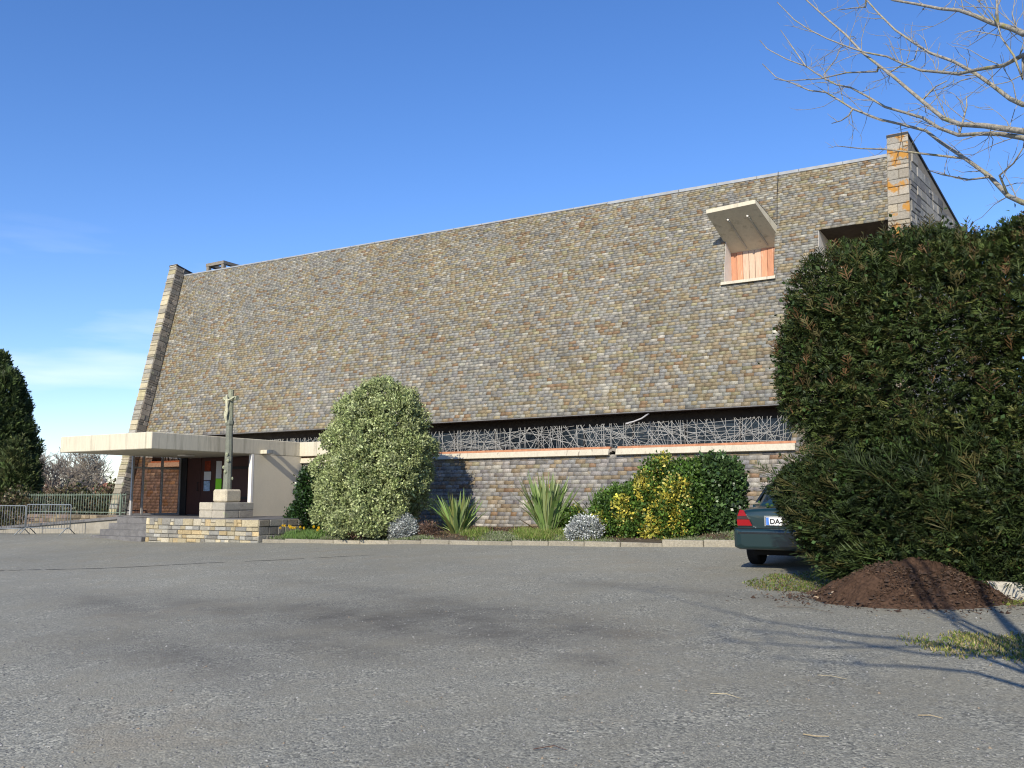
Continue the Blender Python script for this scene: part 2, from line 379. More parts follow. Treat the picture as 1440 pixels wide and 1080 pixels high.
def blades(ctr, n, lmin, lmax, spread, width, cols, lean=.6, droop=.5, segs=4, up=1.0):
    """sword leaves fanning from a crown"""
    th = rng.uniform(0, 2*np.pi, n); ln = rng.uniform(lmin, lmax, n); le = np.abs(rng.normal(size=n))*lean + .05
    d = np.stack([np.cos(th)*le, np.sin(th)*le, np.full(n, up)], -1); d = unit(d); side = np.stack([-np.sin(th + rng.normal(size=n)*.7), np.cos(th + rng.normal(size=n)*.7), np.zeros(n)], -1)
    P0 = np.array(ctr)[None] + np.stack([np.cos(th), np.sin(th), np.zeros(n)], -1)*(spread*rng.random(n))[:, None]
    C = np.array(cols)[rng.choice(len(cols), n)]*np.exp(rng.normal(size=(n,1))*.2); Vs = []; Cs = []
    prof = [.55, 1, .95, .7, .05]; pr = np.interp(np.linspace(0, 4, segs+1), range(5), prof)
    dr = rng.random(n)**2*droop
    def pt(k):
        f = k/segs; return P0 + d*(ln*f)[:, None] + np.stack([d[:,0], d[:,1], np.zeros(n)], -1)*(ln*dr*f**2.5)[:, None]*1.2 - np.array([0,0,1])*(ln*dr*f**3)[:, None]*.6
    for k in range(segs):
        a, b = pt(k), pt(k+1); w0, w1 = width*pr[k], width*pr[k+1]
        Vs.append(np.stack([a - side*w0, a + side*w0, b + side*w1, b - side*w1], 1)); Cs.append(C)
    V = np.concatenate(Vs).reshape(-1, 3); return V, np.arange(len(V)).reshape(-1, 4), np.clip(np.concatenate(Cs), .003, .9)

# ------------------------------------------------------------------ the church
K = .22; CT = 23.04; NL = math.sqrt(1 + K*K)
def PI_(s, z, out=0.0): return (s, CT + K*z - out/NL, z + out*K/NL)      # point on the leaning slate front, 'out' metres proud of it
def ridge_z(s): return 11.27 - .43*(s + 32.5)/29.0
church = thing('church', 'long slate clad church with a steep leaning front and a flat concrete porch', 'church', (-18, 24, gz(-18, 24)))
def slate_colors(s, z, seed, lower=False):
    r = np.random.default_rng(seed); n = len(s)
    pal = np.array([(.255,.248,.232),(.225,.225,.222),(.265,.243,.200),(.275,.232,.155),(.235,.188,.125),(.35,.335,.30),(.225,.150,.092),(.175,.170,.165),(.262,.242,.155)])
    w = np.array([.20,.16,.18,.15,.12,.07,.045,.06,.055]) if not lower else np.array([.28,.25,.15,.06,.09,.09,.03,.09,.01])
    lich = sum(np.sin(s*a + z*b + c) for a, b, c in ((.9,1.3,0),(.37,.6,2),(1.9,-1.1,4),(.21,-.9,1)))/4
    W = np.tile(w, (n, 1)); W[:, [3,4,8]] *= np.exp(lich*.9 - .2)[:, None]; W[:, [0,1]] *= np.exp(-lich*.9)[:, None]; W /= W.sum(1, keepdims=True)
    k = (W.cumsum(1) < r.random(n)[:, None]).sum(1).clip(0, len(w)-1)
    c = pal[k]*np.array((.90,.89,.835))*np.exp(r.normal(size=(n, 1))*.115)*(1 + r.normal(size=(n, 3))*.012)
    if lower: c = c*np.array((1.06,1.04,1.10))
    return c
def slates(name, z0, z1, e0, e1, wmin, wmax, intervals, seed, parent, lower=False):
    r = np.random.default_rng(seed); Vs = []; info = []
    z = z0
    while z < z1:
        e = e0 + (e1 - e0)*(z - z0)/max(z1 - z0, .01)
        for (a, b) in intervals(z + e*.5):
            if b - a < .05: continue
            x = a - r.uniform(0, wmax*.6); 
            while x < b:
                w = r.uniform(wmin, wmax)*(1.0 if lower else (e/e0)**.5); xa, xb = max(x, a), min(x + w - r.uniform(.001, .004), b); x += w
                if xb - xa < .03: continue
                zb = z + r.uniform(-.008, .006); zt = z + e*1.04; th = r.uniform(.010, .020); tl = r.uniform(-.006, .006)
                p = [PI_(xa, zb, .004), PI_(xb, zb + tl, .004), PI_(xb, zt, .003), PI_(xa, zt, .003), PI_(xa, zb, .004 + th), PI_(xb, zb + tl, .004 + th + tl), PI_(xb, zt, .005), PI_(xa, zt, .005)]
                Vs.append(p); info.append(((xa + xb)/2, z))
        z += e
    V = np.array(Vs, float); n = len(V); inf = np.array(info)
    fi = np.array([(4,5,6,7),(0,1,5,4),(1,2,6,5),(3,0,4,7)]); F = (np.arange(n)[:, None, None]*8 + fi[None]).reshape(-1, 4)
    C = np.repeat(slate_colors(inf[:,0], inf[:,1], seed + 1, lower), 4, 0)
    return make(name, V.reshape(-1, 3), F, C, M['slate'], parent)
EAVE, SILL, SL, SR = 4.06, 3.05, -31.6, -5.98          # slot of glazing between eave and sill
VL, VR = -32.42, -3.5
DS0, DS1, DZ0, DZ1 = -7.99, -6.56, 7.70, 9.08          # hooded opening
WS0, WZ0, WZ1 = -5.36, 7.70, 8.96                      # recessed opening beside the right gable
def subtract(iv, h0, h1):
    out = []
    for a, b in iv:
        if h1 <= a or h0 >= b: out.append((a, b)); continue
        if h0 > a: out.append((a, h0))
        if h1 < b: out.append((h1, b))
    return out
def iv_up(z):
    iv = [(VL, VR)]
    if z > 10.84: iv = [(VL, min(VR, -32.5 + (11.27 - z)/.43*29.0))]
    if DZ0 < z < DZ1: iv = subtract(iv, DS0, DS1)
    if WZ0 < z < WZ1: iv = subtract(iv, WS0, VR)
    return iv
roof = slates('roof', EAVE, 11.27, .104, .064, .15, .29, iv_up, 11, church)
slates('slate_wall', .35, 2.80, .118, .118, .20, .36, lambda z: [(VL, -27.76), (-23.15, VR)], 21, church, True)
slates('slate_jamb', 2.80, EAVE, .118, .115, .19, .34, lambda z: [(VL, SL)], 31, church); slates('slate_jamb', 2.80, EAVE, .118, .115, .19, .34, lambda z: [(SR, VR)], 33, church)
# backing boards behind the slates
bk = MB()
def back_quad(s0, s1, z0, z1): bk.quad(PI_(s0, z0), PI_(s1, z0), PI_(s1, z1), PI_(s0, z1))
back_quad(VL, VR, .2, 2.80); back_quad(VL, SL, 2.80, EAVE); back_quad(SR, VR, 2.80, EAVE)
back_quad(VL, VR, EAVE, DZ0); back_quad(VL, DS0, DZ0, DZ1); back_quad(DS1, WS0, DZ0, DZ1)
bk.poly([PI_(VL, DZ1), PI_(VR, DZ1), PI_(VR, ridge_z(VR)), PI_(VL, ridge_z(VL))])
bk.build('wall', M['board'], church)
# rear slope and rear wall
rb = MB(); rt = lambda s: (s, CT + K*ridge_z(s), ridge_z(s) - .02)
rb.quad(rt(VL), rt(VR), (VR, 38, 8.1), (VL, 38, 8.4)); rb.quad((VL, 38, 8.4), (VR, 38, 8.1), (VR, 38, -1), (VL, 38, -1))
rb.build('rear_roof', M['board'], church)
# ridge capping
rc = MB()
for i in range(24):
    a = VL + (VR - VL)*i/24; b = VL + (VR - VL)*(i+1)/24 - .015; hh = .02 if i < 17 else .06
    ra, rb_ = ridge_z(a), ridge_z(b)
    pa = [PI_(a, ra - hh, .035), PI_(a, ra + .03, .04), (a, CT + K*ra + .25, ra + .02), (a, CT + K*ra + .25, ra - .1)]
    pb = [PI_(b, rb_ - hh, .035), PI_(b, rb_ + .03, .04), (b, CT + K*rb_ + .25, rb_ + .02), (b, CT + K*rb_ + .25, rb_ - .1)]
    rc.hexa([pa[0], pb[0], pb[3], pa[3], pa[1], pb[1], pb[2], pa[2]])
rc.build('ridge_cap', M['zinc'], church)
# eave edge and dark soffit over the glazing
ev = MB(); ev.hexa([PI_(SL, EAVE - .03, .012), PI_(SR, EAVE - .03, .012), PI_(SR, EAVE - .03, -.05), PI_(SL, EAVE - .03, -.05), PI_(SL, EAVE - .003, .012), PI_(SR, EAVE - .003, .012), PI_(SR, EAVE - .003, -.05), PI_(SL, EAVE - .003, -.05)])
ev.build('eave_board', M['steps'], church)
so = MB(); so.box((SL, 23.95, EAVE - .03), (SR, 24.95, EAVE + .05)); so.box((SL, 24.60, 3.72), (SR, 24.72, EAVE - .03)); so.box((SL - .1, 23.75, 2.85), (SL, 24.7, EAVE + .04)); so.box((SR, 23.78, 2.85), (SR + .1, 24.7, EAVE + .04))
so.build('soffit', M['soffit'], church)
# strip of dark glazing in panes
for i in range(16):
    a = SL + (SR - SL)*i/16; b = SL + (SR - SL)*(i+1)/16
    w = MB(); w.box((a, 24.55, 2.95), (b - .012, 24.58, 3.74)); w.build('window', M['darkglass'], church)
for i in range(17):
    fr = MB(); a = SL + (SR - SL)*i/16; fr.box((a - .03, 24.49, 3.06), (a + .02, 24.548, 3.74)); fr.build('mullion', M['black'], church)
# welded grille of criss-cross rods
gr = MB(); x = SL + .1
def rod(a, b, r=.005): gr.tube([a, b], r, 4, cap=False)
while x < SR - .1:
    k = random.random(); zb, zt = 3.06, 3.78
    if k < .35: rod((x, 24.22, zb), (min(max(x + random.uniform(-.08,.08), SL), SR), 24.22, zt))
    elif k < .8:
        x2 = min(max(x + random.choice((-1,1))*random.uniform(.2, .75), SL), SR); rod((x, 24.235, zb), (x2, 24.235, zt))
    else:
        x2 = min(max(x + random.choice((-1,1))*random.uniform(.8, 1.8), SL), SR); rod((x, 24.25, random.uniform(zb, zb + .25)), (x2, 24.25, random.uniform(zb + .3, zt)))
    x += random.uniform(.035, .08)
for i in range(70):
    a = random.uniform(SL, SR - 2); b = min(a + random.uniform(1., 3.2), SR); z = random.uniform(3.1, 3.72); rod((a, 24.265, z), (b, 24.265, min(max(z + random.uniform(-.25,.25), 3.08), 3.76)))
gr.build('grille', M['grille'], church)
# sill: cream concrete nosing with a terracotta strip above it
def sill_run(a, b):
    m = MB(); n = max(1, int((b - a)/2.4))
    for i in range(n):
        u = a + (b - a)*i/n; v = a + (b - a)*(i+1)/n - .006; j = random.uniform(-.006, .006)
        m.hexa([PI_(u, 2.79, .15 + j), PI_(v, 2.79, .15 + j), PI_(v, 2.79, -.1), PI_(u, 2.79, -.1), PI_(u, 2.965, .135 + j), PI_(v, 2.965, .135 + j), PI_(v, 2.985, -.1), PI_(u, 2.985, -.1)])
    m.build('sill', M['sill'], church)
    m = MB(); n = int((b - a)/.33)
    for i in range(n):
        u = a + (b - a)*i/n; v = a + (b - a)*(i+1)/n - .004
        m.hexa([PI_(u, 2.99, .05), PI_(v, 2.99, .05), PI_(v, 2.99, -.35), PI_(u, 2.99, -.35), PI_(u, 3.055, .045), PI_(v, 3.055, .045), PI_(v, 3.10, -.35), PI_(u, 3.10, -.35)])
    m.build('sill_tiles', M['tile'], church)
sill_run(SL, -27.78); sill_run(-23.35, -11.12); sill_run(-10.90, SR + .12)
bs = MB()                                              # the break in the sill, patched and crumbling
for i in range(6):
    u = -11.15 + .05*i; z = 2.85 + .05*math.sin(i/5*math.pi) + random.uniform(-.01,.01); bs.hexa([PI_(u, z, .12), PI_(u + .06, z, .12), PI_(u + .06, z, -.1), PI_(u, z, -.1), PI_(u, z + .09, .10), PI_(u + .06, z + .09, .10), PI_(u + .06, z + .1, -.1), PI_(u, z + .1, -.1)])
o = bs.build('broken_sill', M['mortar'], church); o['label'] = 'dark crumbling break in the cream sill'
# rain spout bent out from under the eave
sp = MB(); sp.tube([(-10.05, 23.98, 3.98), (-10.05, 23.80, 3.93), (-10.14, 23.66, 3.83), (-10.35, 23.56, 3.74), (-10.48, 23.5, 3.71)], [.024,.024,.023,.022,.022], 8)
sp.lathe([(.03,0),(.06,.012),(.06,.04),(.02,.06)], (-10.50, 23.49, 3.66), 10); sp.build('rain_spout', M['alu'], church, smooth=True)

# granite blocks ---------------------------------------------------------
def stone_block(mb, c8, inset, col): mb.hexa(c8, col)
def blockwork(mb, P0, U, Vv, N_, W, H, rows, wr, proud, pal, top=None, jit=.012, gap=.012):
    """coursed stones on a rectangle: P0 corner, U/V unit axes, N_ outward"""
    P0, U, Vv, N_ = map(lambda a: np.array(a, float), (P0, U, Vv, N_)); v = 0
    while v < H - .02:
        h = min(random.uniform(*rows), H - v)
        if H - v - h < rows[0]*.5: h = H - v
        u = 0
        while u < W - .01:
            w = min(random.uniform(*wr), W - u)
            if W - u - w < wr[0]*.5: w = W - u
            if top is None or v + h < min(top(u + .01), top(u + w)):
                split = random.random() < .22 and h > .15
                for (va, vb) in (((v, v + h*.5), (v + h*.5, v + h)) if split else ((v, v + h),)):
                    pr = proud*random.uniform(.5, 1.3); b = .012 + random.random()*.006; gp = gap/2
                    q = lambda uu, vv, nn: tuple(P0 + U*uu + Vv*vv + N_*nn)
                    c = np.array(pal[int(rng.integers(len(pal)))])*math.exp(random.gauss(0, .14)); j = lambda: random.uniform(-jit, jit)*.5
                    a0, a1, b0, b1 = u + gp, u + w - gp, va + gp, vb - gp
                    mb.mesh([q(a0,b0,-.03), q(a1,b0,-.03), q(a1,b1,-.03), q(a0,b1,-.03), q(a0,b0,pr*.5), q(a1,b0,pr*.5), q(a1,b1,pr*.5), q(a0,b1,pr*.5),
                             q(a0+b+j(),b0+b,pr+j()), q(a1-b,b0+b+j(),pr+j()), q(a1-b+j(),b1-b,pr+j()), q(a0+b,b1-b+j(),pr+j())],
                            [(0,1,5,4),(1,2,6,5),(2,3,7,6),(3,0,4,7),(4,5,9,8),(5,6,10,9),(6,7,11,10),(7,4,8,11),(8,9,10,11)], tuple(c))
            u += w
        v += h
def gable_core(parent, s0, s1, out, ztop, splay=0, back=38.0):
    """solid wall slab in the t-z plane whose front leans with the slates and whose top falls to the rear"""
    zt = ztop; tf = lambda z: PI_(0, z, out)[1]; slope = .235; zb = zt - slope*(back - tf(zt))
    prof = [(tf(-.3), -.3), (tf(zt), zt), (back, zb), (back, -.5)]
    n = len(prof); m = MB()
    A = [(s0, t, z) for t, z in prof]; B = [(s1 + splay*(t - tf(zt)), t, z) for t, z in prof]
    m.mesh(A + B, [tuple(range(n)), tuple(range(n, 2*n))[::-1]] + [(i, n + i, n + (i+1) % n, (i+1) % n) for i in range(n)])
    w = m.build('gable_wall', M['mortar'], parent)
    cp = MB()                                          # dark metal coping over the top
    def cq(a, b, z0, z1, ta, tb):
        cp.hexa([(s0 - .03, ta, z0), (s1 + .03 + splay*max(0, ta - tf(zt)), ta, z0), (s1 + .03 + splay*max(0, tb - tf(zt)), tb, z1), (s0 - .03, tb, z1),
                 (s0 - .03, ta, z0 + .07), (s1 + .03 + splay*max(0, ta - tf(zt)), ta, z0 + .07), (s1 + .03 + splay*max(0, tb - tf(zt)), tb, z1 + .07), (s0 - .03, tb, z1 + .07)])
    cq(0, 0, zt + .004, zt + .004 - slope*(back - tf(zt)), tf(zt) - .05, back); cp.build('coping', M['black'], w)
    return w, tf
GL, tfl = gable_core(church, -32.88, -32.44, .47, 11.62)
GRT, tfr = gable_core(church, -3.47, -2.99, .47, 11.16, splay=.13)
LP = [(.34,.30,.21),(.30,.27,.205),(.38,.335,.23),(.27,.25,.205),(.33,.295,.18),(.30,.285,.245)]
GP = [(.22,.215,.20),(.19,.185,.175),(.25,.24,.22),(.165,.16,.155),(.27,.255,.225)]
vdir = np.array([0, K, 1])/NL; nout = np.array([0, -1, K])/NL
m = MB(); blockwork(m, PI_(-32.9, .0, .47), (1,0,0), vdir, nout, .47, 11.62*NL, (.17,.24), (.47,.5), .03, LP); m.build('front_stones', M['granite'], GL)
m = MB(); blockwork(m, PI_(-32.43, .0, .47), -nout, vdir, (1,0,0), .44, 11.55*NL, (.18,.26), (.18,.44), .02, [(.20,.18,.15),(.24,.21,.17),(.16,.15,.13)]); m.build('side_stones', M['granite'], GL)  # darker palette paints the shade of the inner side face
m = MB(); blockwork(m, PI_(-3.50, .0, .47), (1,0,0), vdir, nout, .54, 11.16*NL, (.22,.30), (.22,.54), .025, [(.29,.26,.21),(.26,.24,.20),(.32,.28,.21),(.24,.225,.195)]); m.build('front_stones', M['lichen_stone'], GRT)
ud = unit(np.array([.13, 1, 0])); t00 = tfr(0); ztop_r = 11.16
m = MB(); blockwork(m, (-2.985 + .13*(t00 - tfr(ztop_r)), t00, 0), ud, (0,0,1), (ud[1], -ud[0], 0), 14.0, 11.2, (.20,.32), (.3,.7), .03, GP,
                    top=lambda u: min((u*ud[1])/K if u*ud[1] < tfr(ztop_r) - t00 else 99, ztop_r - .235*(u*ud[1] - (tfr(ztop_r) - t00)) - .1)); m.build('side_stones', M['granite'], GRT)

# hooded opening ----------------------------------------------------------
hd = MB()                       # a slab tilted up and skewed towards the porch end
HB = [(-8.162,23.9,9.56), (-6.764,23.9,9.615), (-6.40,25.55,8.74), (-7.98,25.55,8.72)]; HT = [(-8.162,23.9,9.67), (-6.764,23.9,9.725), (-6.40,25.5,9.07), (-7.98,25.5,9.05)]
hd.hexa(HB + HT); hood = hd.build('window_hood', M['canopy'], church)
def hl(q, f, dz): 
    a = Vector(HB[0]).lerp(Vector(HB[1]), q); b = Vector(HB[3]).lerp(Vector(HB[2]), q); p = a.lerp(b, f); return Vector((p.x, p.y, p.z + dz))
for q in (.33, .72):
    rib = MB(); e = Vector((.022, 0, 0)); A, B = hl(q, .24, 0), hl(q, .9, 0); d = Vector((0, 0, -.028)); u = Vector((0, 0, -.003))
    rib.hexa([A - e + d, A + e + d, B + e + d, B - e + d, A - e + u, A + e + u, B + e + u, B - e + u]); rib.build('rib', M['concrete'], hood)
    b_ = MB(); p = hl(q, .20, -.02); b_.lathe([(.022, -.03), (.03, -.01), (.03, .012)], p, 8); b_.build('bolt', M['white'], hood)
fl = MB(); A, B = Vector(HT[1]), Vector(HT[2]); e = Vector((.004, 0, .004)); fl.hexa([A + Vector((-.05,0,.004)), A + e, B + e, B + Vector((-.05,0,.004)), A + Vector((-.05,0,.016)), A + e + Vector((0,0,.012)), B + e + Vector((0,0,.012)), B + Vector((-.05,0,.016))]); fl.build('flashing', M['black'], hood)
def opening(name, s0, s1, z0, z1, depth, label=None, shade_tone=1.0):
    w = MB(); tb = CT + K*z0 + depth; cols = []
    n = max(6, int((s1 - s0)/.17))
    for i in range(n):
        a = s0 + (s1 - s0)*i/n; b = s0 + (s1 - s0)*(i+1)/n; c = np.array((.50,.245,.15))*random.uniform(.8, 1.12)*shade_tone
        if random.random() < .25: c = np.array((.50,.36,.27))*shade_tone
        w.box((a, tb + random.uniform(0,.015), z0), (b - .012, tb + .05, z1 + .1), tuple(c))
    o = w.build(name, M['panel'], church)
    if label: o['label'] = label
    for u, v in ((s0 - .05, s0 + .004), (s1 - .004, s1 + .05)):
        j = MB(); j.hexa([PI_(u, z0 - .05, -.012), PI_(v, z0 - .05, -.012), (v, tb + .06, z0 - .05), (u, tb + .06, z0 - .05), PI_(u, z1 + .05, -.012), PI_(v, z1 + .05, -.012), (v, tb + .06, z1 + .1), (u, tb + .06, z1 + .1)]); j.build('jamb', M['white'], o)
    q = MB(); q.hexa([PI_(s0 - .06, z0 - .09, .10), PI_(s1 + .06, z0 - .09, .10), (s1 + .06, tb, z0 - .02), (s0 - .06, tb, z0 - .02), PI_(s0 - .06, z0, .09), PI_(s1 + .06, z0, .09), (s1 + .06, tb, z0 + .05), (s0 - .06, tb, z0 + .05)])
    q.build('sill', M['sill'], o)
    if shade_tone < 1:
      l = MB(); l.hexa([PI_(s0 - .05, z1, .0), PI_(s1 + .05, z1, .0), (s1 + .05, tb + .1, z1 - .04), (s0 - .05, tb + .1, z1 - .04), PI_(s0 - .05, z1 + .05, .0), PI_(s1 + .05, z1 + .05, .0), (s1 + .05, tb + .1, z1 + .1), (s0 - .05, tb + .1, z1 + .1)])
      l.build('lintel', M['soffit'], o)
    return o
opening('panelled_window', DS0, DS1, DZ0, DZ1 - .03, .74, 'salmon panelled window under the jutting hood', 1.0)
opening('panelled_window', WS0, VR, WZ0, WZ1 - .01, 2.1, 'shaded deep-set window beside the right gable', .45)  # panel colour darkened to paint in the shadow of the recess
cb = MB(); cb.tube([PI_(-6.5, 9.28, .03), PI_(-6.52, 10.2, .03), PI_(-6.5, ridge_z(-6.5) + .05, .04)], .012, 5); cb.build('lightning_cable', M['black'], church)

# open concrete frame on the ridge
cf = MB(); a0, a1, b0, b1 = -31.6, -30.5, 26.0, 27.1
for s in (a0, a1 - .15):
    for t in (b0, b1 - .15): cf.box((s, t, 10.6), (s + .15, t + .15, 11.66))
cf.box((a0 - .02, b0 - .02, 11.662), (a1 + .02, b0 + .16, 11.80)); cf.box((a0 - .02, b1 - .16, 11.662), (a1 + .02, b1 + .02, 11.80)); cf.box((a0 - .018, b0 + .163, 11.662), (a0 + .16, b1 - .163, 11.798)); cf.box((a1 - .16, b0 + .163, 11.662), (a1 + .018, b1 - .163, 11.798))
cf.box((a0 + .05, b0 + .4, 10.6), (a1 - .05, b1 - .17, 11.6)); cf.build('vent_frame', M['mortar'], church)

# porch -------------------------------------------------------------------
cn = MB(); cn.cbox((-27.74, 17.34, 3.05), (-23.17, 24.35, 3.56), .02); canopy = cn.build('canopy', M['canopy'], church)
rt_ = MB(); rt_.cbox((-23.165, 23.45, 3.055), (-20.4, 24.3, 3.555), .015); rt_.build('canopy_return', M['canopy'], church)
spt = MB(); spt.cbox((-23.168, 21.62, 3.07), (-22.74, 21.82, 3.20), .012)
spt.build('water_spout', M['canopy'], canopy)
cs_ = MB(); cs_.cbox((-25.6, 20.2, 3.00), (-25.2, 20.6, 3.048), .01); cs_.build('ceiling_lamp', M['white'], canopy)
cw = MB(); cw.box((-23.30, 21.36, .97), (-23.175, 23.6, 3.047)); side = cw.build('side_wall', M['render'], church)
ce = MB(); ce.box((-23.31, 21.27, .975), (-23.17, 21.357, 3.046)); ce.build('end_trim', M['white'], side)  # wall end coloured whiter to stand in for sun on this face
# side screen of brown glass, its mullions and transom
gs = MB(); gs.box((-27.705, 20.03, 1.02), (-27.695, 22.0, 3.02)); screen = gs.build('glass_screen', M['brownglass'], church)
fm = MB()
for t in (20.0, 20.42, 21.2, 21.98): fm.box((-27.735, t, 1.0), (-27.665, t + .07, 3.045))
for a, b in ((20.072, 20.418), (20.492, 21.198), (21.272, 21.978)):
    for z in (1.0, 2.62): fm.box((-27.73, a, z), (-27.67, b, z + .06))
fm.build('screen_frame', M['alu'], screen)
# doors at the back of the porch
def panel(name, s0, s1, z0, z1, t, mat_, par, th=.05):
    p = MB(); p.cbox((s0, t, z0), (s1, t + th, z1), .006); return p.build(name, mat_, par)
panel('door_frame', -27.66, -27.36, .98, 3.045, 22.02, M['black'], church, .12)
d1 = panel('door', -27.34, -26.62, 1.0, 3.03, 22.05, M['brown'], church); d2 = panel('door', -26.60, -25.34, 1.0, 3.03, 22.05, M['brown'], church)
d1['label'] = 'plain dark brown door leaf'; d2['label'] = 'dark brown door leaf covered in paper notices'
h = MB(); h.tube([(-26.7, 22.04, 1.85), (-26.7, 21.98, 1.85), (-26.7, 21.98, 2.15), (-26.7, 22.04, 2.15)], .014, 6); h.build('handle', M['black'], d1)
for s0, s1, z0, z1, mt, lb in ((-26.40,-26.10,2.56,2.92,'paperr','dark red poster'), (-26.42,-26.06,2.23,2.53,'paperw','white paper notice'), (-26.42,-26.10,1.84,2.20,'paperb','blue and white leaflet'),
                               (-25.80,-25.52,2.28,2.90,'paperw','tall white paper notice'), (-25.80,-25.50,1.86,2.275,'paperg','bright green paper notice')):
    o = panel('notice', s0, s1, z0, z1, 22.036, M[mt], d2, .006); o['label'] = lb
panel('door_post', -25.30, -25.10, .98, 3.045, 22.03, M['alu'], church, .1)
pn = panel('door', -25.08, -23.31, 1.0, 3.03, 22.06, M['brown'], church); pn['label'] = 'dark brown panel right of the pale post'
for z in (1.55, 2.6): panel('rail', -25.08, -23.31, z, z + .09, 22.02, M['black'], pn, .038)

# ------------------------------------------------------------------ terrace, steps, wayside cross
ter = thing('terrace', 'raised porch terrace with a cream rubble stone front', 'terrace', (-22.4, 18.6, gg(-22.4, 18.6)))
m = MB(); m.box((-24.88, 18.63, -.2), (-19.91, 23.2, .955)); m.box((-28.4, 20.02, -.2), (-24.88, 23.2, .953)); m.box((-24.885, 18.6, .957), (-19.885, 23.2, .985)); m.box((-27.5, 19.62, .957), (-24.89, 19.998, .983)); m.box((-28.42, 20.0, .957), (-24.89, 23.2, .983)); m.build('floor', M['steps'], ter)
m = MB(); blockwork(m, (-24.9, 18.62, .15), (1,0,0), (0,0,1), (0,-1,0), 5.02, .82, (.10,.24), (.13,.48), .04, [(.36,.315,.215),(.33,.285,.19),(.40,.36,.27),(.25,.245,.22),(.29,.275,.23),(.37,.29,.165),(.22,.21,.185)]); m.build('front_wall', M['stone'], ter)
m = MB(); blockwork(m, (-19.9, 18.6, .15), (0,1,0), (0,0,1), (1,0,0), 4.5, .82, (.15,.25), (.2,.5), .03, [(.22,.21,.19),(.26,.25,.22),(.18,.175,.165),(.28,.25,.2)]); m.build('side_wall', M['stone'], ter)  # stone colours darkened to carry the shade on this side
stp = thing('stone_steps', 'dark slate steps climbing to the church porch', 'steps', (-26.2, 18.4, gg(-26.2, 18.4)))
for i in range(4):
    zt = .965 - .19*(3 - i) - .02; m = MB(); m.cbox((-27.45 - .02*(3 - i), 18.45 + .30*i, -.1), (-24.92, 19.66, zt), .012); m.build('step', M['steps'], stp)

cal = thing('wayside_cross', 'weathered stone crucifix on a stepped granite pedestal at the terrace edge', 'wayside cross', (-22.4, 19.6, .985))
def blk(name, s0, s1, t0, t1, z0, z1, b=.02, cols=((.34,.31,.25),)):
    p = MB(); p.cbox((s0, t0, z0), (s1, t1, z1), b, cols[0]); return p.build(name, M['granite'], cal)
cx, cy = -22.4, 19.6
for k, (dx, dy) in enumerate(((-.575,-.575),(.003,-.575),(-.575,.003),(.003,.003))):
    blk('plinth_block', cx + dx, cx + dx + .57, cy + dy, cy + dy + .57, .985, 1.215, .015, ((.36 - .02*k,.33 - .02*k,.27 - .015*k),))
blk('plinth_block', cx - .58, cx + .01, cy - .58, cy + .58, 1.22, 1.46, .02, ((.40,.365,.29),)); blk('plinth_block', cx + .018, cx + .58, cy - .58, cy + .58, 1.22, 1.455, .02, ((.33,.31,.26),))
blk('pedestal', cx - .31, cx + .31, cy - .31, cy + .31, 1.462, 1.86, .05, ((.46,.41,.31),))
p = MB(); zs = [1.85,1.95,2.3,2.7,3.1,3.5,3.85,3.9,3.93,4.0,4.04]; rs = [.14,.135,.13,.12,.115,.108,.104,.135,.14,.135,.10]
pts = [(cx + .008*math.sin(z*3), cy + .006*math.cos(z*4), z) for z in zs]; p.tube(pts, rs, 8, (.17,.18,.145))
for z, a in ((2.2,.6),(2.55,3.8),(2.95,5.2),(3.2,2.2),(2.4,4.9),(2.75,5.5)):      # knobs left from lopped stone branches
    p.lathe([(.03,-.05),(.055,0),(.03,.05)], (cx + .13*math.cos(a), cy + .13*math.sin(a), z), 6, col=(.28,.30,.20))
p.build('shaft', M['granite'], cal)
p = MB(); p.tube([(cx, cy, 4.04), (cx, cy, 4.45), (cx, cy, 5.0)], [.105,.09,.085], 8, (.24,.25,.18)); p.tube([(cx - .30, cy, 4.72), (cx + .30, cy, 4.72)], [.07,.07], 8, (.28,.29,.20)); p.build('crosshead', M['granite'], cal)
# carved figure hanging on the cross, arms spread, knees together
me = bpy.data.meshes.new('carved_figure'); fx, fy = cx, cy - .13
fv = [(0,0,4.36,.055),(0,-.015,4.46,.05),(0,-.01,4.56,.062),(0,0,4.65,.05),(0,-.03,4.70,.03),(.0,-.045,4.76,.042),(.0,-.04,4.82,.034),
      (.09,.0,4.66,.03),(.18,.03,4.71,.022),(.27,.05,4.75,.018),(-.09,.0,4.66,.03),(-.18,.03,4.71,.022),(-.27,.05,4.75,.018),
      (.035,-.03,4.28,.045),(.03,-.06,4.14,.038),(.015,-.01,3.99,.028),(.01,-.03,3.93,.02),(-.035,-.03,4.28,.045),(-.03,-.06,4.14,.038),(-.015,-.01,3.99,.028),(-.01,-.03,3.93,.02)]
fe = [(0,1),(1,2),(2,3),(3,4),(4,5),(5,6),(3,7),(7,8),(8,9),(3,10),(10,11),(11,12),(0,13),(13,14),(14,15),(15,16),(0,17),(17,18),(18,19),(19,20)]
base = origin(cal); me.from_pydata([(fx + a - base.x, fy + b - base.y, c - base.z) for a, b, c, r_ in fv], fe, []); me.update()
o = link(bpy.data.objects.new('carved_figure', me)); o.parent = cal
sk = o.modifiers.new('skin', 'SKIN'); 
for i, (a, b, c, r_) in enumerate(fv): me.skin_vertices[0].data[i].radius = (r_, r_*.85)
me.skin_vertices[0].data[0].use_root = True; o.modifiers.new('sub', 'SUBSURF').levels = 1; o.modifiers['sub'].render_levels = 2
M['figstone'] = mat('figure_stone', (.42,.41,.29), .9, .2, nscale=30, namt=.3, bump=.4); me.materials.append(M['figstone'])

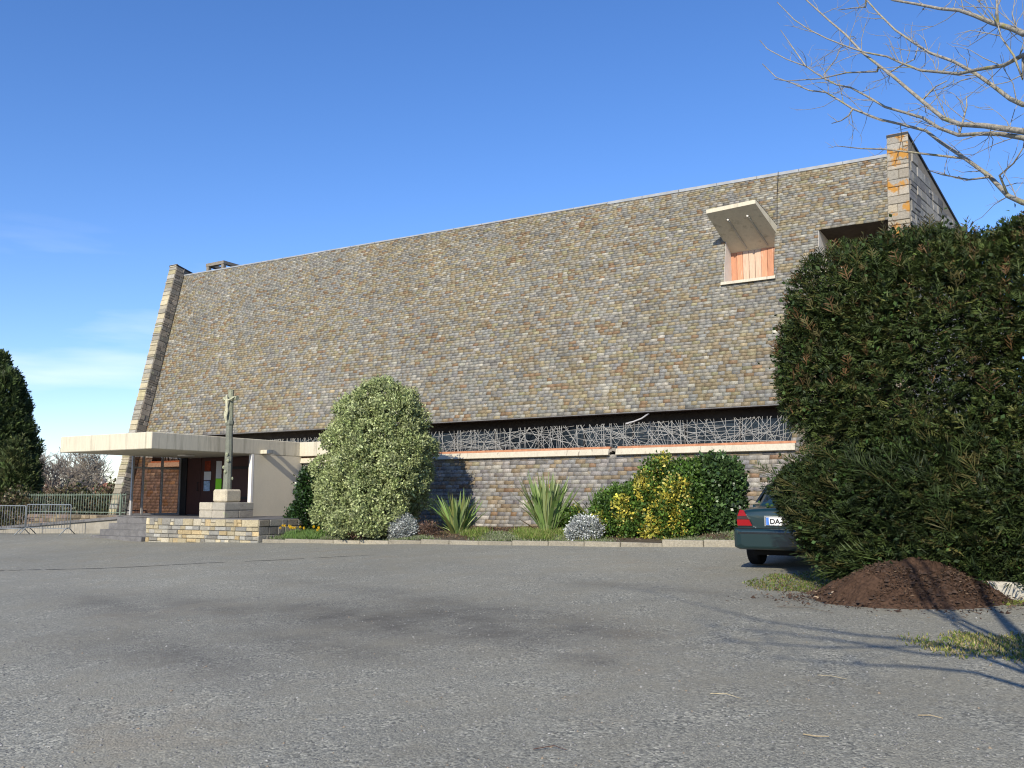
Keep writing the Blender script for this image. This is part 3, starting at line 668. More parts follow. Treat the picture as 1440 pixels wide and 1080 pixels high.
# ------------------------------------------------------------------ left side: ramp wall, railing, barriers
rw = thing('ramp_wall', 'pale rendered ramp wall sloping up to the porch steps', 'ramp wall', (-33, 20.2, gg(-33, 20.2)))
def rz(s): return .93 - .0630*(-28.5 - s)
m = MB(); pts = [(-28.48, 20.2, -.4), (-42, 20.2, -.9), (-42, 20.2, rz(-42)), (-28.48, 20.2, rz(-28.48))]; m.prism(pts, (0, .16, 0)); m.build('front_face', mat('ramp_render', (.27,.25,.21), .92, .1, nscale=1.5, namt=.25, nscale2=14, namt2=.12), rw)  # render colour lowered to stand in for shade across the wall
m = MB(); pts = [(-28.46, 20.12, rz(-28.46) - .075), (-42, 20.12, rz(-42) - .075), (-42, 20.12, rz(-42) + .02), (-28.46, 20.12, rz(-28.46) + .02)]; m.prism(pts, (0, .26, 0)); m.build('coping', M['steps'], rw)
m = MB(); pts = [(-28.5, 20.385, rz(-28.5) - .02), (-42, 20.385, rz(-42) - .02), (-42, 21.9, rz(-42) - .02), (-28.5, 21.9, rz(-28.5) - .02)]; m.prism(pts, (0, 0, -.3)); m.build('ramp_surface', M['concrete'], rw)
m = MB(); m.box((-56, 22.03, -1.5), (-30.4, 22.4, .93)); bw = m.build('retaining_wall', M['mortar'], None, (-40, 22, 0)); tag(bw, 'low brown stone retaining wall carrying the pale green railing', 'wall')
m = MB(); blockwork(m, (-56, 22.02, -.8), (1,0,0), (0,0,1), (0,-1,0), 25.6, 1.73, (.12,.22), (.2,.5), .03, [(.12,.10,.07),(.19,.155,.105),(.12,.10,.075),(.17,.13,.11)]); m.build('stones', M['hedgewall'], bw)
rl = thing('railing', 'pale green iron railing on the low wall left of the church', 'railing', (-43, 22.2, .93))
m = MB(); m.box((-55, 22.185, 1.70), (-31.0, 22.215, 1.73)); m.box((-55, 22.187, 1.02), (-31.0, 22.213, 1.05)); m.build('rails', M['railgreen'], rl)
bm0 = MB(); bm0.tube([(0,0,0), (0,0,.86)], .0125, 5); b0 = None
for i in range(98):
    s = -31.05 - i*.165
    if b0 is None: b0 = bm0.build('baluster', M['railgreen'], None, smooth=True); o = b0
    else: o = b0.copy(); COL.objects.link(o)
    o.parent = rl; o.location = (s + 43, 0, -.01); o.rotation_euler = (random.uniform(-.01,.01), random.uniform(-.01,.01), 0)
m = MB(); m.tube([(-28.62, 20.28, .90), (-28.62, 20.28, 1.30), (-28.62, 20.28, 1.72)], .035, 8); m.tube([(-28.62, 20.28, 1.70), (-29.4, 20.9, 1.66), (-31.0, 22.15, 1.7)], .022, 6); o = m.build('handrail', M['railgreen'], None, (-28.62, 20.28, .9)); tag(o, 'green handrail post at the head of the ramp beside the steps', 'handrail')

def barrier(label, loc, rot):
    t = thing('crowd_barrier', label, 'barrier', loc, 'crowd barriers by the ramp', rot); L_ = 2.6
    def add(n, m_, **k):
        o = m_.build(n, M['steelgal'], None, smooth=True); o.parent = t; return o
    f = MB(); f.tube([(0,0,.24),(0,0,1.03),(.015,0,1.07),(.06,0,1.09),(L_-.06,0,1.09),(L_-.015,0,1.07),(L_,0,1.03),(L_,0,.24)], .019, 7); f.tube([(0,0,.24),(L_,0,.24)], .017, 7); add('frame', f)
    for i in range(15):
        b = MB(); xx = L_*(i+1)/16; b.tube([(xx,0,.24),(xx,0,1.08)], .0085, 5); add('bar', b)
    for xx in (.12, L_-.12):
        b = MB(); b.tube([(xx,-.32,.012),(xx,-.04,.27),(xx,.04,.27),(xx,.32,.012)], .017, 6); add('foot', b)
    return t
barrier('grey steel crowd barrier with open bars, the whole one nearest the steps', (-32.95, 19.45, gg(-31.5, 19.45)), .03)
barrier('grey steel crowd barrier cut off by the left edge of the picture', (-35.6, 19.36, gg(-34.5, 19.4)), .03)

# ------------------------------------------------------------------ shrubs and plants in the bed
def by(s, t): return float(bed_z(np.array(float(s)), np.array(float(t))))
def Q(s, t): return (s, t, by(s, t) - .03)
# big variegated shrub
b = Q(-16.75, 20.0); z0 = b[2]
bl = [(-16.75,20.0,1.75,1.85,1.5,1.55),(-16.8,20.0,2.7,2.05,1.55,1.2),(-16.75,20.05,3.7,1.55,1.3,1.0),(-16.55,20.05,4.3,.85,.85,.62),(-17.3,19.9,3.9,.8,.8,.7),(-16.0,19.9,3.95,.75,.8,.65),(-17.9,19.7,2.0,.85,.9,.9),(-15.7,19.8,2.2,.9,.9,.9),(-17.0,19.1,1.1,1.1,.8,.7),(-16.0,19.3,1.2,.9,.8,.7)]
bl = [(-16.75 + (q[0] + 16.75)*.86, q[1], q[2], q[3]*.86, q[4]*.9, q[5]) for q in bl]
bl += [(-16.05,19.95,3.1,.85,.9,.9),(-17.35,19.9,3.1,.85,.9,.9),(-16.2,20.0,4.0,.75,.8,.7)]
P_, N_2, D_ = crown_points(bl, 230, .03, 77, z0 + .1, .08)
bl = [(*q[:3], q[3]*.82, q[4]*.82, q[5]*.86) for q in bl] + [(*(P_[i] - N_2[i]*.12), r_, r_, r_*.85) for i, r_ in enumerate(rng.uniform(.20, .40, 230))]
bl += [(-16.55,20.05,4.72,.3,.3,.3),(-16.2,20.0,4.6,.25,.25,.2)]
shrub('variegated_shrub', 'tall dense cream and green variegated shrub beside the porch', 'shrub', b,
      clumped_crown(bl, 8500, 16, .08, .30, [((.30,.345,.155),5),((.26,.31,.13),3),((.36,.395,.21),2),((.20,.25,.09),1.0)], 3, spread=.05, shell=.16, zmin=z0 + .05, lump=.05), M['leaf'],
      [(-16.75 + random.uniform(-1,1), 20 + random.uniform(-.6,.6), 2.4) for _ in range(7)], .05)
# dark shrub with a few flowers
b = Q(-19.9, 20.7); bl = [(-19.9,20.7,1.15,.62,.55,.75),(-19.75,20.7,1.9,.55,.5,.65),(-20.2,20.6,.9,.45,.45,.45)]
shrub('dark_shrub', 'dark glossy evergreen bush squeezed between the cream wall and the variegated shrub', 'shrub', b,
      clumped_crown(bl, 900, 14, .09, .32, [((.022,.05,.012),5),((.035,.075,.02),2),((.012,.03,.008),3)], 5, spread=.07, shell=.2, zmin=b[2] + .05), M['glossleaf'], [(-19.9,20.7,1.6),(-19.8,20.65,2.0),(-20.1,20.6,1.2)])
# dry brown plant
b = Q(-20.05, 21.3); bl = [(-20.05,21.3,1.15,.35,.35,.45)]
shrub('withered_plant', 'thin withered brown plant against the cream wall end', 'plant', b, clumped_crown(bl, 160, 8, .06, .25, [((.16,.11,.065),3),((.10,.10,.04),1)], 6, spread=.09, shell=.5), M['leaf'], [(-20.05 + random.uniform(-.3,.3), 21.3, 1.4) for _ in range(6)], .012)
def dry(label, s, t, h, seed):
    b = Q(s, t); bl = [(s, t, b[2] + h*.55, h*.9, h*.6, h*.5)]
    shrub('withered_plant', label, 'plant', b, clumped_crown(bl, 220, 8, .06, .2, [((.14,.085,.06),3),((.09,.06,.045),2)], seed, spread=.08, shell=.5, zmin=b[2]), M['leaf'], [(s + random.uniform(-h,h)*.8, t, b[2] + h) for _ in range(9)], .009)
dry('brown twiggy plant at the foot of the variegated shrub', -16.45, 18.95, .45, 61)
dry('low brown twigs left of the first sword-leaved plant', -14.6, 19.6, .32, 62)
# sword leaved plants
PHC = [(.16,.25,.07),(.22,.31,.11),(.11,.19,.05),(.28,.34,.15),(.20,.22,.07)]
def sword(label, s, t, h, n, lean, seed):
    b = Q(s, t); tt = thing('sword_leaf_plant', label, 'plant', b, 'sword-leaved plants along the wall')
    V, F, C = join(blades((s, t, b[2]), n, h*.65, h*1.02, .16, .040, PHC, lean, .35, 5), blades((s, t, b[2]), n//4, h*.4, h*.7, .2, .034, PHC + [(.16,.11,.05)], lean*1.8, .9, 5)); make('leaves', V, F, C, M['leaf'], tt)
    m = MB(); m.lathe([(.16,0),(.14,.12),(.08,.25)], (s, t, b[2]), 8); m.build('crown_base', M['darkbark'], tt); return tt
sword('smaller sword-leaved plant right of the variegated shrub, against the bush shadow', -14.05, 20.2, 1.30, 110, .50, 1)
sword('largest sword-leaved plant, standing alone against the slate wall', -11.45, 20.5, 1.74, 170, .29, 2)
sword('half hidden sword-leaved plant behind the left end of the yellow bush', -10.0, 20.9, 1.30, 60, .40, 3)
# silver bushes
def silver(label, s, t, h, w, seed):
    b = Q(s, t); bl = [(s, t, b[2] + h*.5, w, w*.8, h*.52),(s - w*.4, t - .1, b[2] + h*.4, w*.6, w*.6, h*.4)]
    shrub('silver_bush', label, 'bush', b, clumped_crown(bl, 420, 12, .055, .26, [((.38,.40,.39),4),((.30,.33,.32),3),((.48,.50,.49),2),((.22,.25,.22),1)], seed, spread=.035, shell=.25, zmin=b[2], lump=.2), M['leaf'], [(s + random.uniform(-w,w)*.6, t, b[2] + h*.7) for _ in range(6)], .014, 'silver-leaved bushes at the kerb')
silver('pale silver bush at the right foot of the variegated shrub', -15.2, 19.35, .62, .36, 8)
silver('pale silver bush near the kerb left of the yellow bush', -9.75, 19.3, .62, .46, 9)
# evergreen bushes on the right of the bed
GR = [((.055,.11,.018),4),((.085,.15,.025),3),((.035,.075,.015),2)]; YE = [((.42,.36,.055),4),((.30,.30,.05),3),((.50,.45,.13),1),((.10,.15,.03),2)]
b = Q(-9.2, 20.2); bl = [(-9.2,20.2,1.05,.75,.7,.8),(-9.6,20.1,.8,.5,.6,.5),(-8.7,20.3,1.45,.6,.6,.55)]
shrub('green_bush', 'bright green rounded bush at the left end of the bush group', 'shrub', b, clumped_crown(bl, 1500, 14, .075, .34, GR, 12, spread=.06, shell=.2, zmin=b[2] + .03, lump=.15), M['leaf'], [(-9.2 + random.uniform(-.5,.5), 20.2, 1.3) for _ in range(6)])
b = Q(-8.05, 20.1); bl = [(-8.05,20.15,1.2,.75,.7,.95),(-8.2,20.2,2.0,.5,.5,.55),(-7.65,19.7,1.0,.55,.5,.7),(-8.6,19.8,.8,.5,.45,.5),(-7.45,19.95,1.5,.5,.5,.75),(-7.55,20.3,2.1,.45,.45,.45),(-8.75,20.1,1.3,.5,.5,.5)]
VFC1 = clumped_crown(bl, 1500, 14, .08, .34, GR, 13, spread=.06, shell=.2, zmin=b[2] + .03, lump=.18)
ybl = [(-8.35,19.85,1.55,.28,.3,.55),(-7.75,19.5,1.15,.5,.3,.42),(-7.9,19.5,.75,.6,.3,.3),(-8.9,19.6,1.35,.18,.2,.3),(-8.1,20.1,2.35,.16,.2,.3),(-8.55,20.0,2.05,.25,.25,.2),(-9.55,19.55,.85,.2,.2,.4),(-7.6,19.6,1.7,.35,.3,.4),(-8.8,19.75,1.1,.35,.3,.4)]
VFC2 = clumped_crown(ybl, 700, 14, .08, .36, YE, 14, spread=.06, shell=.45, lump=.25)
shrub('yellow_bush', 'green bush splashed with yellow leaves in the middle of the bush group', 'shrub', b, join(VFC1, VFC2), M['leaf'], [(-8.05 + random.uniform(-.5,.5), 20.1, 1.6) for _ in range(7)])
b = Q(-7.15, 20.7); bl = [(-7.15,20.7,1.45,.72,.65,1.0),(-7.0,20.7,2.0,.6,.55,.6),(-6.85,20.6,1.2,.5,.5,.7)]
shrub('laurel_bush', 'round dark glossy-leaved bush next to the green car', 'shrub', b, clumped_crown(bl, 1900, 12, .10, .38, [((.045,.085,.026),5),((.07,.12,.042),3),((.025,.05,.016),3)], 15, spread=.07, shell=.2, zmin=b[2] + .05, lump=.2), M['glossleaf'], [(-7.15 + random.uniform(-.4,.4), 20.7, 1.8) for _ in range(6)])
b = Q(-11.0, 20.9); bl = [(-11.0,20.85,.95,.35,.35,.35),(-10.75,20.7,1.1,.25,.3,.25)]
shrub('low_bush', 'low yellowish green bush hugging the largest sword-leaved plant', 'shrub', b, clumped_crown(bl, 420, 10, .07, .3, GR + [((.32,.30,.05),.8)], 16, spread=.06, shell=.3, zmin=b[2]), M['leaf'], [(-11.0,20.85,1.0)]*3, .012)
# daffodils
def daffs(label, s, t, n):
    b = Q(s, t); tt = thing('daffodil_clump', label, 'flowers', b, 'daffodils in the bed'); V, F, C = blades((s, t, b[2]), n*5, .2, .36, .22, .008, [(.10,.19,.06),(.14,.23,.07)], .35, .3, 3); make('leaves', V, F, C, M['grass'], tt)
    m = MB()
    for _ in range(n):
        x, y, z = s + random.uniform(-.3,.3), t + random.uniform(-.2,.2), b[2] + random.uniform(.25,.36)
        for k in range(6):
            a = k*math.pi/3; m.poly([(x,y,z), (x + .03*math.cos(a-.3), y - .01, z + .03*math.sin(a-.3)), (x + .048*math.cos(a), y - .015, z + .048*math.sin(a)), (x + .03*math.cos(a+.3), y - .01, z + .03*math.sin(a+.3))])
        m.lathe([(.012,0),(.02,.04)], (x, y - .03, z - .02), 7)
    m.build('blossoms', M['petal'], tt)
daffs('yellow daffodils at the corner of the dark side wall', -19.45, 19.5, 12); daffs('few yellow daffodils in front of the dark bush', -18.6, 19.45, 6)
# low ground cover and grass in the bed: uncountable
def scatter_grass(name, n, reg, hmin, hmax, cols, zf, width=.006, cat=None, lean=.5):
    s = rng.uniform(reg[0], reg[1], n); t = rng.uniform(reg[2], reg[3], n)
    if len(reg) > 4: ok = reg[4](s, t); s, t = s[ok], t[ok]; n = len(s)
    P = np.stack([s, t, zf(s, t)], -1); d = rng.normal(size=(n,3))*lean; d[:,2] = 1; V, F, C = leaf_quads(P, d, rng.uniform(hmin, hmax, n), width, np.clip(np.array(cols)[rng.choice(len(cols), n)]*np.exp(rng.normal(size=(n,1))*.25), .003, .9))
    o = make(name, V, F, C, M['grass']); o['kind'] = 'stuff'; return o
def patch(th, fr): return lambda s, t: (np.sin(s*fr + 1) + np.sin(s*fr*2.3 + t*3) + np.sin(t*fr*1.7)*.6 + rng.normal(size=len(s))*.5) > th
scatter_grass('ground_cover', 90000, (-19.8, -5.2, 18.86, 20.2, patch(-.5, 1.1)), .03, .09, [(.20,.22,.14),(.25,.26,.18),(.15,.18,.09),(.10,.16,.04)], bed_z, .009)
scatter_grass('bed_grass', 26000, (-13.6, -9.0, 18.9, 21.4, patch(.2, 1.7)), .08, .22, [(.11,.18,.03),(.16,.22,.05),(.24,.24,.09)], bed_z, .007)
scatter_grass('bed_grass', 12000, (-19.8, -17.2, 18.9, 20.0, patch(.0, 1.3)), .06, .2, [(.10,.18,.04),(.16,.24,.08)], bed_z, .007)
scatter_grass('leaf_litter', 16000, (-19.8, -5.2, 19.2, 23.0), .03, .07, [(.13,.08,.05),(.09,.06,.04),(.2,.15,.09)], bed_z, .012, lean=2.5)

# ------------------------------------------------------------------ car
CB = (-3.80, 14.42, gg(-3.8, 15.4) - .035)
car = thing('parked_car', 'dark green saloon parked nose to the wall and half hidden by the yew', 'car', CB); car.rotation_euler = (.034, 0, 0)
def cpart(n, m_, mt, parent=car, smooth=False):
    o = m_.build(n, mt, None, smooth=smooth); o.parent = parent; return o
def loft(stations, prof, mb):
    n = None
    for st in stations:
        pts = prof(*st); pts = pts + [(-x, y, z) for x, y, z in pts[::-1] if abs(x) > 1e-6]
        if n is None: n = len(pts)
        mb.v += pts
    ns = len(stations)
    for i in range(ns-1):
        for k in range(n): mb.f.append((i*n + k, i*n + (k+1) % n, (i+1)*n + (k+1) % n, (i+1)*n + k)); mb.c.append(None)
    mb.f.append(tuple(range(n))[::-1]); mb.f.append(tuple(range((ns-1)*n, ns*n))); mb.c += [None, None]
def body_prof(y, hw, zb, zs, zt, cr):
    return [(0,y,zb),(hw*.8,y,zb),(hw*.95,y,zb+.05),(hw,y,zb+.2),(hw*1.005,y,(zb+zs)/2+.05),(hw*.985,y,zs-.03),(hw*.95,y,zs+.02),(hw*.88,y,zt-.03),(hw*.78,y,zt-.005),(hw*.4,y,zt+cr*.7),(0,y,zt+cr)]
m = MB(); loft([(.0,.70,.44,.80,.90,.01),(.03,.745,.36,.83,.945,.015),(.09,.775,.33,.86,.972,.02),(.3,.79,.30,.865,.985,.02),(.75,.80,.27,.87,.995,.02),(1.1,.805,.26,.88,1.0,.02),(2.0,.805,.24,.88,.99,.02),(2.9,.805,.26,.87,.96,.02),(3.4,.79,.28,.84,.91,.03),(3.95,.755,.32,.78,.84,.03),(4.2,.69,.36,.70,.76,.02),(4.27,.6,.42,.62,.66,.01)], body_prof, m)
body = cpart('body', m, M['paint'], smooth=True); sb = body.modifiers.new('sub', 'SUBSURF'); sb.levels = 1; sb.render_levels = 2
m = MB()
def bump_prof(y, hw, z0, z1): return [(0,y,z0),(hw*.9,y,z0),(hw,y,z0+.04),(hw,y,z1-.05),(hw*.985,y,z1),(0,y,z1)]
loft([(-.11,.66,.38,.62),(-.085,.74,.345,.655),(-.04,.79,.33,.665),(.05,.815,.33,.668),(.38,.82,.33,.668),(.40,.80,.34,.66)], bump_prof, m); bumper = cpart('bumper', m, M['paint'], smooth=False)
bv = bumper.modifiers.new('bev', 'BEVEL'); bv.width = .015; bv.segments = 2; bv.limit_method = 'ANGLE'
m = MB(); m.box((-.70, -.118, .585), (.70, -.09, .61)); m.box((-.80, -.055, .70 - .035), (.80, -.03, .70 - .028)); cpart('bumper_trim', m, M['carglass'])
m = MB(); m.box((-.55, .30, .24), (.55, .6, .34)); m.box((-.66, .5, .20), (.66, 3.9, .27)); cpart('underbody', m, M['rubber'])
m = MB(); m.tube([(.35,-.06,.27),(.35,.3,.27)], .03, 8); cpart('exhaust', m, M['steelgal'])
def cab_prof(y, hw, zt, hb): return [(0,y,.95),(hb,y,.95),(hb*.995,y,1.01),(hw,y,zt-.05),(hw*.9,y,zt),(0,y,zt+.015)]
m = MB(); loft([(.72,.60,1.0,.70),(.80,.62,1.03,.72),(1.28,.58,1.35,.74),(1.42,.575,1.385,.745),(2.2,.58,1.40,.75),(2.45,.57,1.37,.74),(3.1,.62,1.0,.72)], cab_prof, m); cabin = cpart('cabin', m, M['paint'], smooth=True)
m = MB(); m.hexa([(-.55,.82,1.045),(.55,.82,1.045),(.55,.85,1.02),(-.55,.85,1.02),(-.50,1.26,1.345),(.50,1.26,1.345),(.50,1.30,1.32),(-.50,1.30,1.32)]); cpart('rear_window', m, M['carglass'])
m = MB(); m.hexa([(-.56,3.02,1.045),(.56,3.02,1.045),(.56,2.99,1.02),(-.56,2.99,1.02),(-.51,2.50,1.36),(.51,2.50,1.36),(.51,2.46,1.34),(-.51,2.46,1.34)]); cpart('windscreen', m, M['carglass'])
for sg in (-1, 1):
    for y0, y1, u0, u1 in ((1.0,1.75,1.33,1.75),(1.80,2.9,1.80,2.42)):
        m = MB(); m.hexa([(sg*.738,y0,1.03),(sg*.738,y1,1.03),(sg*.70,y1,1.03),(sg*.70,y0,1.03),(sg*.612,u0,1.33),(sg*.612,u1,1.33),(sg*.57,u1,1.33),(sg*.57,u0,1.33)]); cpart('side_window', m, M['carglass'])
    for yy in (.93, 3.5):
        m = MB(); m.lathe([(.20,-.10),(.285,-.10),(.305,-.075),(.305,.075),(.285,.10),(.20,.10)], (sg*.715, yy, .305), 24, 'x'); w = cpart('wheel', m, M['rubber'], smooth=False)
        m = MB(); m.lathe([(.03,-.03),(.2,-.02),(.205,.03),(.03,.05)], (sg*.755, yy, .305), 20, 'x'); cpart('rim', m, M['steelgal'], w)
    # tail lamp in two red lenses with a dark band between
    t_ = MB()
    def lens(mb, pts): mb.prism([(sg*x, y, z) for x, y, z in pts], (0, -.02, 0))
    lens(t_, [(.735,-.004,.705),(.50,-.012,.705),(.545,-.012,.80),(.742,-.004,.80)]); tl = cpart('tail_lamp', t_, M['redlamp'])
    t_ = MB(); lens(t_, [(.742,.012,.805),(.548,.002,.805),(.585,.004,.85),(.74,.015,.85)]); cpart('reverse_lens', t_, M['darklamp'], tl)
    t_ = MB(); lens(t_, [(.74,.02,.855),(.588,.008,.855),(.635,.02,.945),(.70,.035,.955)]); cpart('upper_lens', t_, M['redlamp'], tl)
    t_ = MB(); t_.prism([(sg*.492,-.006,.70),(sg*.484,-.006,.70),(sg*.44,-.006,.672),(sg*.448,-.006,.672)], (0,-.006,0)); cpart('boot_seam', t_, M['chrome'])
m = MB(); m.box((-.275,-.028,.715), (.275,-.008,.838)); pl = cpart('number_plate', m, M['plate'])
m = MB(); m.box((-.30,-.030,.845), (.30,-.004,.862)); m.box((-.30,-.026,.70), (-.282,-.004,.842)); cpart('plate_surround', m, M['chrome'])
m = MB(); m.box((-.272,-.031,.718), (-.228,-.0285,.835)); cpart('country_band', m, M['plateblue'], pl)
cu = bpy.data.curves.new('plate_text', 'FONT'); cu.body = 'DA-8'; cu.size = .112; cu.extrude = .001; cu.offset = .0035
to = bpy.data.objects.new('tmp', cu); COL.objects.link(to); bpy.context.view_layer.update()
tm = bpy.data.meshes.new_from_object(to.evaluated_get(bpy.context.evaluated_depsgraph_get())); bpy.data.objects.remove(to)
tm.name = 'registration'; tm.materials.clear(); tm.materials.append(M['ink']); o = link(bpy.data.objects.new('registration', tm)); o.parent = pl; o.rotation_euler = (math.pi/2, 0, 0); o.location = (-.215, -.0295, .738)

# ------------------------------------------------------------------ big spruce and yew on the right
def conifer_mass(blobs, n, seed, L_, K_, wid, pal, lump=.16, upb=.35, shell=.16, zmin=.45):
    P, Nn, D = crown_points(blobs, n, shell, seed, zmin, lump)
    pc = np.array([p[0] for p in pal]); pw = np.array([p[1] for p in pal], float); pw /= pw.sum()
    C = pc[rng.choice(len(pc), n, p=pw)]*np.exp(rng.normal(size=(n,1))*.28)
    d = unit(Nn + np.array([0,0,upb]) + rng.normal(size=P.shape)*.45); nr = unit(np.array([0,0,1.]) + Nn*.6 + rng.normal(size=P.shape)*.35)
    L2 = L_*rng.uniform(.6, 1.35, n); return sprays(P - d*L2[:,None]*.5, d, nr, L2, K_, wid, C)
SP = [((.040,.060,.016),5),((.056,.080,.020),4),((.024,.038,.011),3),((.074,.080,.022),2),((.085,.062,.024),.6)]
sb_ = (-.6, 13.1, gg(-.6, 13.1))
spr = thing('spruce_tree', 'big dense dark green spruce covering the right end of the church', 'tree', sb_)
bl = [(-.9,13.1,3.0,2.35,1.15,1.6),(-1.0,13.1,4.0,2.25,1.1,1.05),(.5,12.9,4.0,1.7,1.2,1.15),(1.5,12.8,3.2,2.0,1.4,1.9),(-2.45,13.15,3.2,1.0,.85,1.1),(-2.45,13.15,4.30,.9,.75,.85),(-1.5,13.1,4.55,1.0,.8,.72),(-2.9,13.1,3.6,.6,.6,.9),(.3,13.0,2.7,1.6,1.2,1.2),(1.6,12.8,2.4,1.6,1.2,1.2),(-.4,13.1,1.7,2.2,1.2,1.3),(1.6,12.8,1.6,2.0,1.3,1.3),(-1.2,13.1,4.6,1.0,.75,.45),(.2,13.0,4.7,1.1,.8,.45)]
mass = conifer_mass(bl, 34000, 41, .165, 5, .009, SP, lump=.2)
# upright leader shoots with whorls, brown at the tips
n = 520; P, Nn, D = crown_points(bl, n, .04, 42, 2.6, .16); d = unit(np.array([0,0,1.]) + Nn*.45 + rng.normal(size=P.shape)*.12); C = np.array([(.13,.075,.036),(.085,.075,.03),(.10,.09,.03),(.16,.09,.04)])[rng.choice(4, n)]
lead = sprays(P - d*.06, d, unit(np.cross(d, rng.normal(size=d.shape))), rng.uniform(.12,.30,n), 4, .009, C*.85, ang=.75, droop=0)
P, Nn, D = crown_points(bl, 900, .10, 47, .7, .12); Cc = np.array([(.038,.075,.018),(.052,.095,.022),(.028,.055,.015)])[rng.choice(3, 900)]
Pi = np.repeat(P, 6, 0) + rng.normal(size=(5400,3))*.07; ivy = leaf_quads(Pi, np.repeat(Nn, 6, 0) + rng.normal(size=Pi.shape)*.6 + np.array([0,0,-.3]), rng.uniform(.04,.075,5400), .028, np.repeat(Cc, 6, 0)*np.exp(rng.normal(size=(5400,1))*.25))
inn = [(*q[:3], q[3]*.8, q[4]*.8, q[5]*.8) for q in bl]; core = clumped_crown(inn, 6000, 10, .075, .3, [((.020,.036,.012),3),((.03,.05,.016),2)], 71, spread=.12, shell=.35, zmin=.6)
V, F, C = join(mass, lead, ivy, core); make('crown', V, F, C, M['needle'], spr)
m = MB()
for q, (tx, ty) in enumerate(((-.9,13.1),(.4,13.0),(1.5,12.9),(-2.0,13.15))):
    m.tube([(tx, ty, gg(tx,ty) - .1), (tx + .05, ty, 1.8), (tx, ty + .03, 3.6), (tx, ty, 4.6)], [.13,.10,.06,.02], 8)
    for k in range(26):
        z = random.uniform(.7, 4.3); a = random.uniform(0, 6.28); r_ = random.uniform(.7,1.2); m.tube([(tx, ty, z), (tx + math.cos(a)*r_*.6, ty + math.sin(a)*r_*.5, z + .05), (tx + math.cos(a)*r_, ty + math.sin(a)*r_*.8, z + .2)], [.022,.014,.005], 4)
m.build('trunk', M['darkbark'], spr, smooth=True)
yb = (-1.5, 12.6, gg(-1.5, 12.6))
yew = thing('yew_bush', 'spreading feathery yew in front of the spruce with branches reaching over the car', 'bush', yb)
bl = [(-1.4,12.55,1.35,1.75,.75,1.05),(-2.55,12.75,1.72,1.05,.6,.55),(-2.35,12.85,1.05,.8,.5,.55),(.2,12.35,1.3,1.5,.75,.95),(-1.2,12.6,2.0,1.3,.7,.6),(1.6,12.2,1.3,1.3,.8,.95),(-2.0,12.6,.85,.9,.6,.45)]
YP = [((.026,.042,.011),5),((.038,.056,.014),4),((.015,.026,.008),3),((.058,.054,.017),1.4)]
mass = conifer_mass(bl, 21000, 43, .165, 5, .0085, YP, lump=.22, upb=.1, zmin=.5)
n = 800; P, Nn, D = crown_points(bl, n, .05, 44, .55, .15); rad = P - np.array([-1.0,12.6,.7]); d = unit(unit(rad) + np.array([-.25,0,.35]) + rng.normal(size=P.shape)*.2)
lng = sprays(P - d*.12, d, unit(np.array([0,-.5,1.]) + rng.normal(size=P.shape)*.3), rng.uniform(.25,.5,n), 9, .0075, np.array([p[0] for p in YP])[rng.choice(4, n)]*np.exp(rng.normal(size=(n,1))*.25), ang=.7)
P, Nn, D = crown_points(bl, 420, .10, 48, .6, .12); Pi = np.repeat(P, 6, 0) + rng.normal(size=(2520,3))*.06
ivy = leaf_quads(Pi, np.repeat(Nn, 6, 0) + rng.normal(size=Pi.shape)*.6, rng.uniform(.04,.07,2520), .026, np.repeat(np.array([(.036,.075,.018),(.046,.09,.022)])[rng.choice(2, 420)], 6, 0)*np.exp(rng.normal(size=(2520,1))*.25))
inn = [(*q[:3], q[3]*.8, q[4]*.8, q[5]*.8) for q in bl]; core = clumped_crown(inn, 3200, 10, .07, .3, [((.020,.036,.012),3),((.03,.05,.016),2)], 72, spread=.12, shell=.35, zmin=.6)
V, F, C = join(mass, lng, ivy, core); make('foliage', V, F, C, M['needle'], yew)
m = MB()
for k in range(26):
    a = random.uniform(0, 6.28); r_ = random.uniform(.5, 1.5); m.tube([(-1.3, 12.6, gg(-1.3,12.6)), (-1.3 + math.cos(a)*r_*.4, 12.6 + math.sin(a)*r_*.2, 1.0), (-1.3 + math.cos(a)*r_, 12.6 + math.sin(a)*r_*.35, 1.2 + random.random())], [.035,.022,.006], 5)
m.build('stem', M['darkbark'], yew, smooth=True)

# soil heap, stones, kerb stone, grass patches, twigs
n1, n2 = 130, 100; V = []; hc = (-1.70, 11.95)
for i in range(n1):
    for j in range(n2):
        u = -1.75 + 3.5*i/(n1-1); w = -1.3 + 2.6*j/(n2-1); s = hc[0] + u*.9 + w*.0; t = hc[1] + w - u*(-.04)
        r2 = (u/1.0)**2 + (w/.72)**2; hgt = .40*max(0, 1 - r2**.85*.86) if r2 < 1.2 else 0
        hgt = .43*math.exp(-(r2*1.15)**1.4) ; hgt += (.035*math.sin(u*6 + w*5 + 1) + .022*math.sin(u*15 - w*13) + .03*math.sin(u*3.1 - w*7) + random.gauss(0, .012))*min(1, hgt*7) - .012 - .05*min(1, max(0, r2 - 1.25)*2)
        V.append((s, t, gg(s, t) + hgt))
F = [(i*n2 + j, (i+1)*n2 + j, (i+1)*n2 + j + 1, i*n2 + j + 1) for i in range(n1-1) for j in range(n2-1)]
heap = make('soil_heap', V, F, None, M['soil'], None, (hc[0], hc[1], gg(*hc)), smooth=False); tag(heap, 'heap of dark brown soil tipped in front of the yew', 'soil heap')
n = 7500; u = rng.normal(size=n)*.62; w = rng.normal(size=n)*.42; s = hc[0] + u; t = hc[1] + w; h_ = .42*np.exp(-(((u/.9)**2 + (w/.72)**2)*1.15)**1.5)
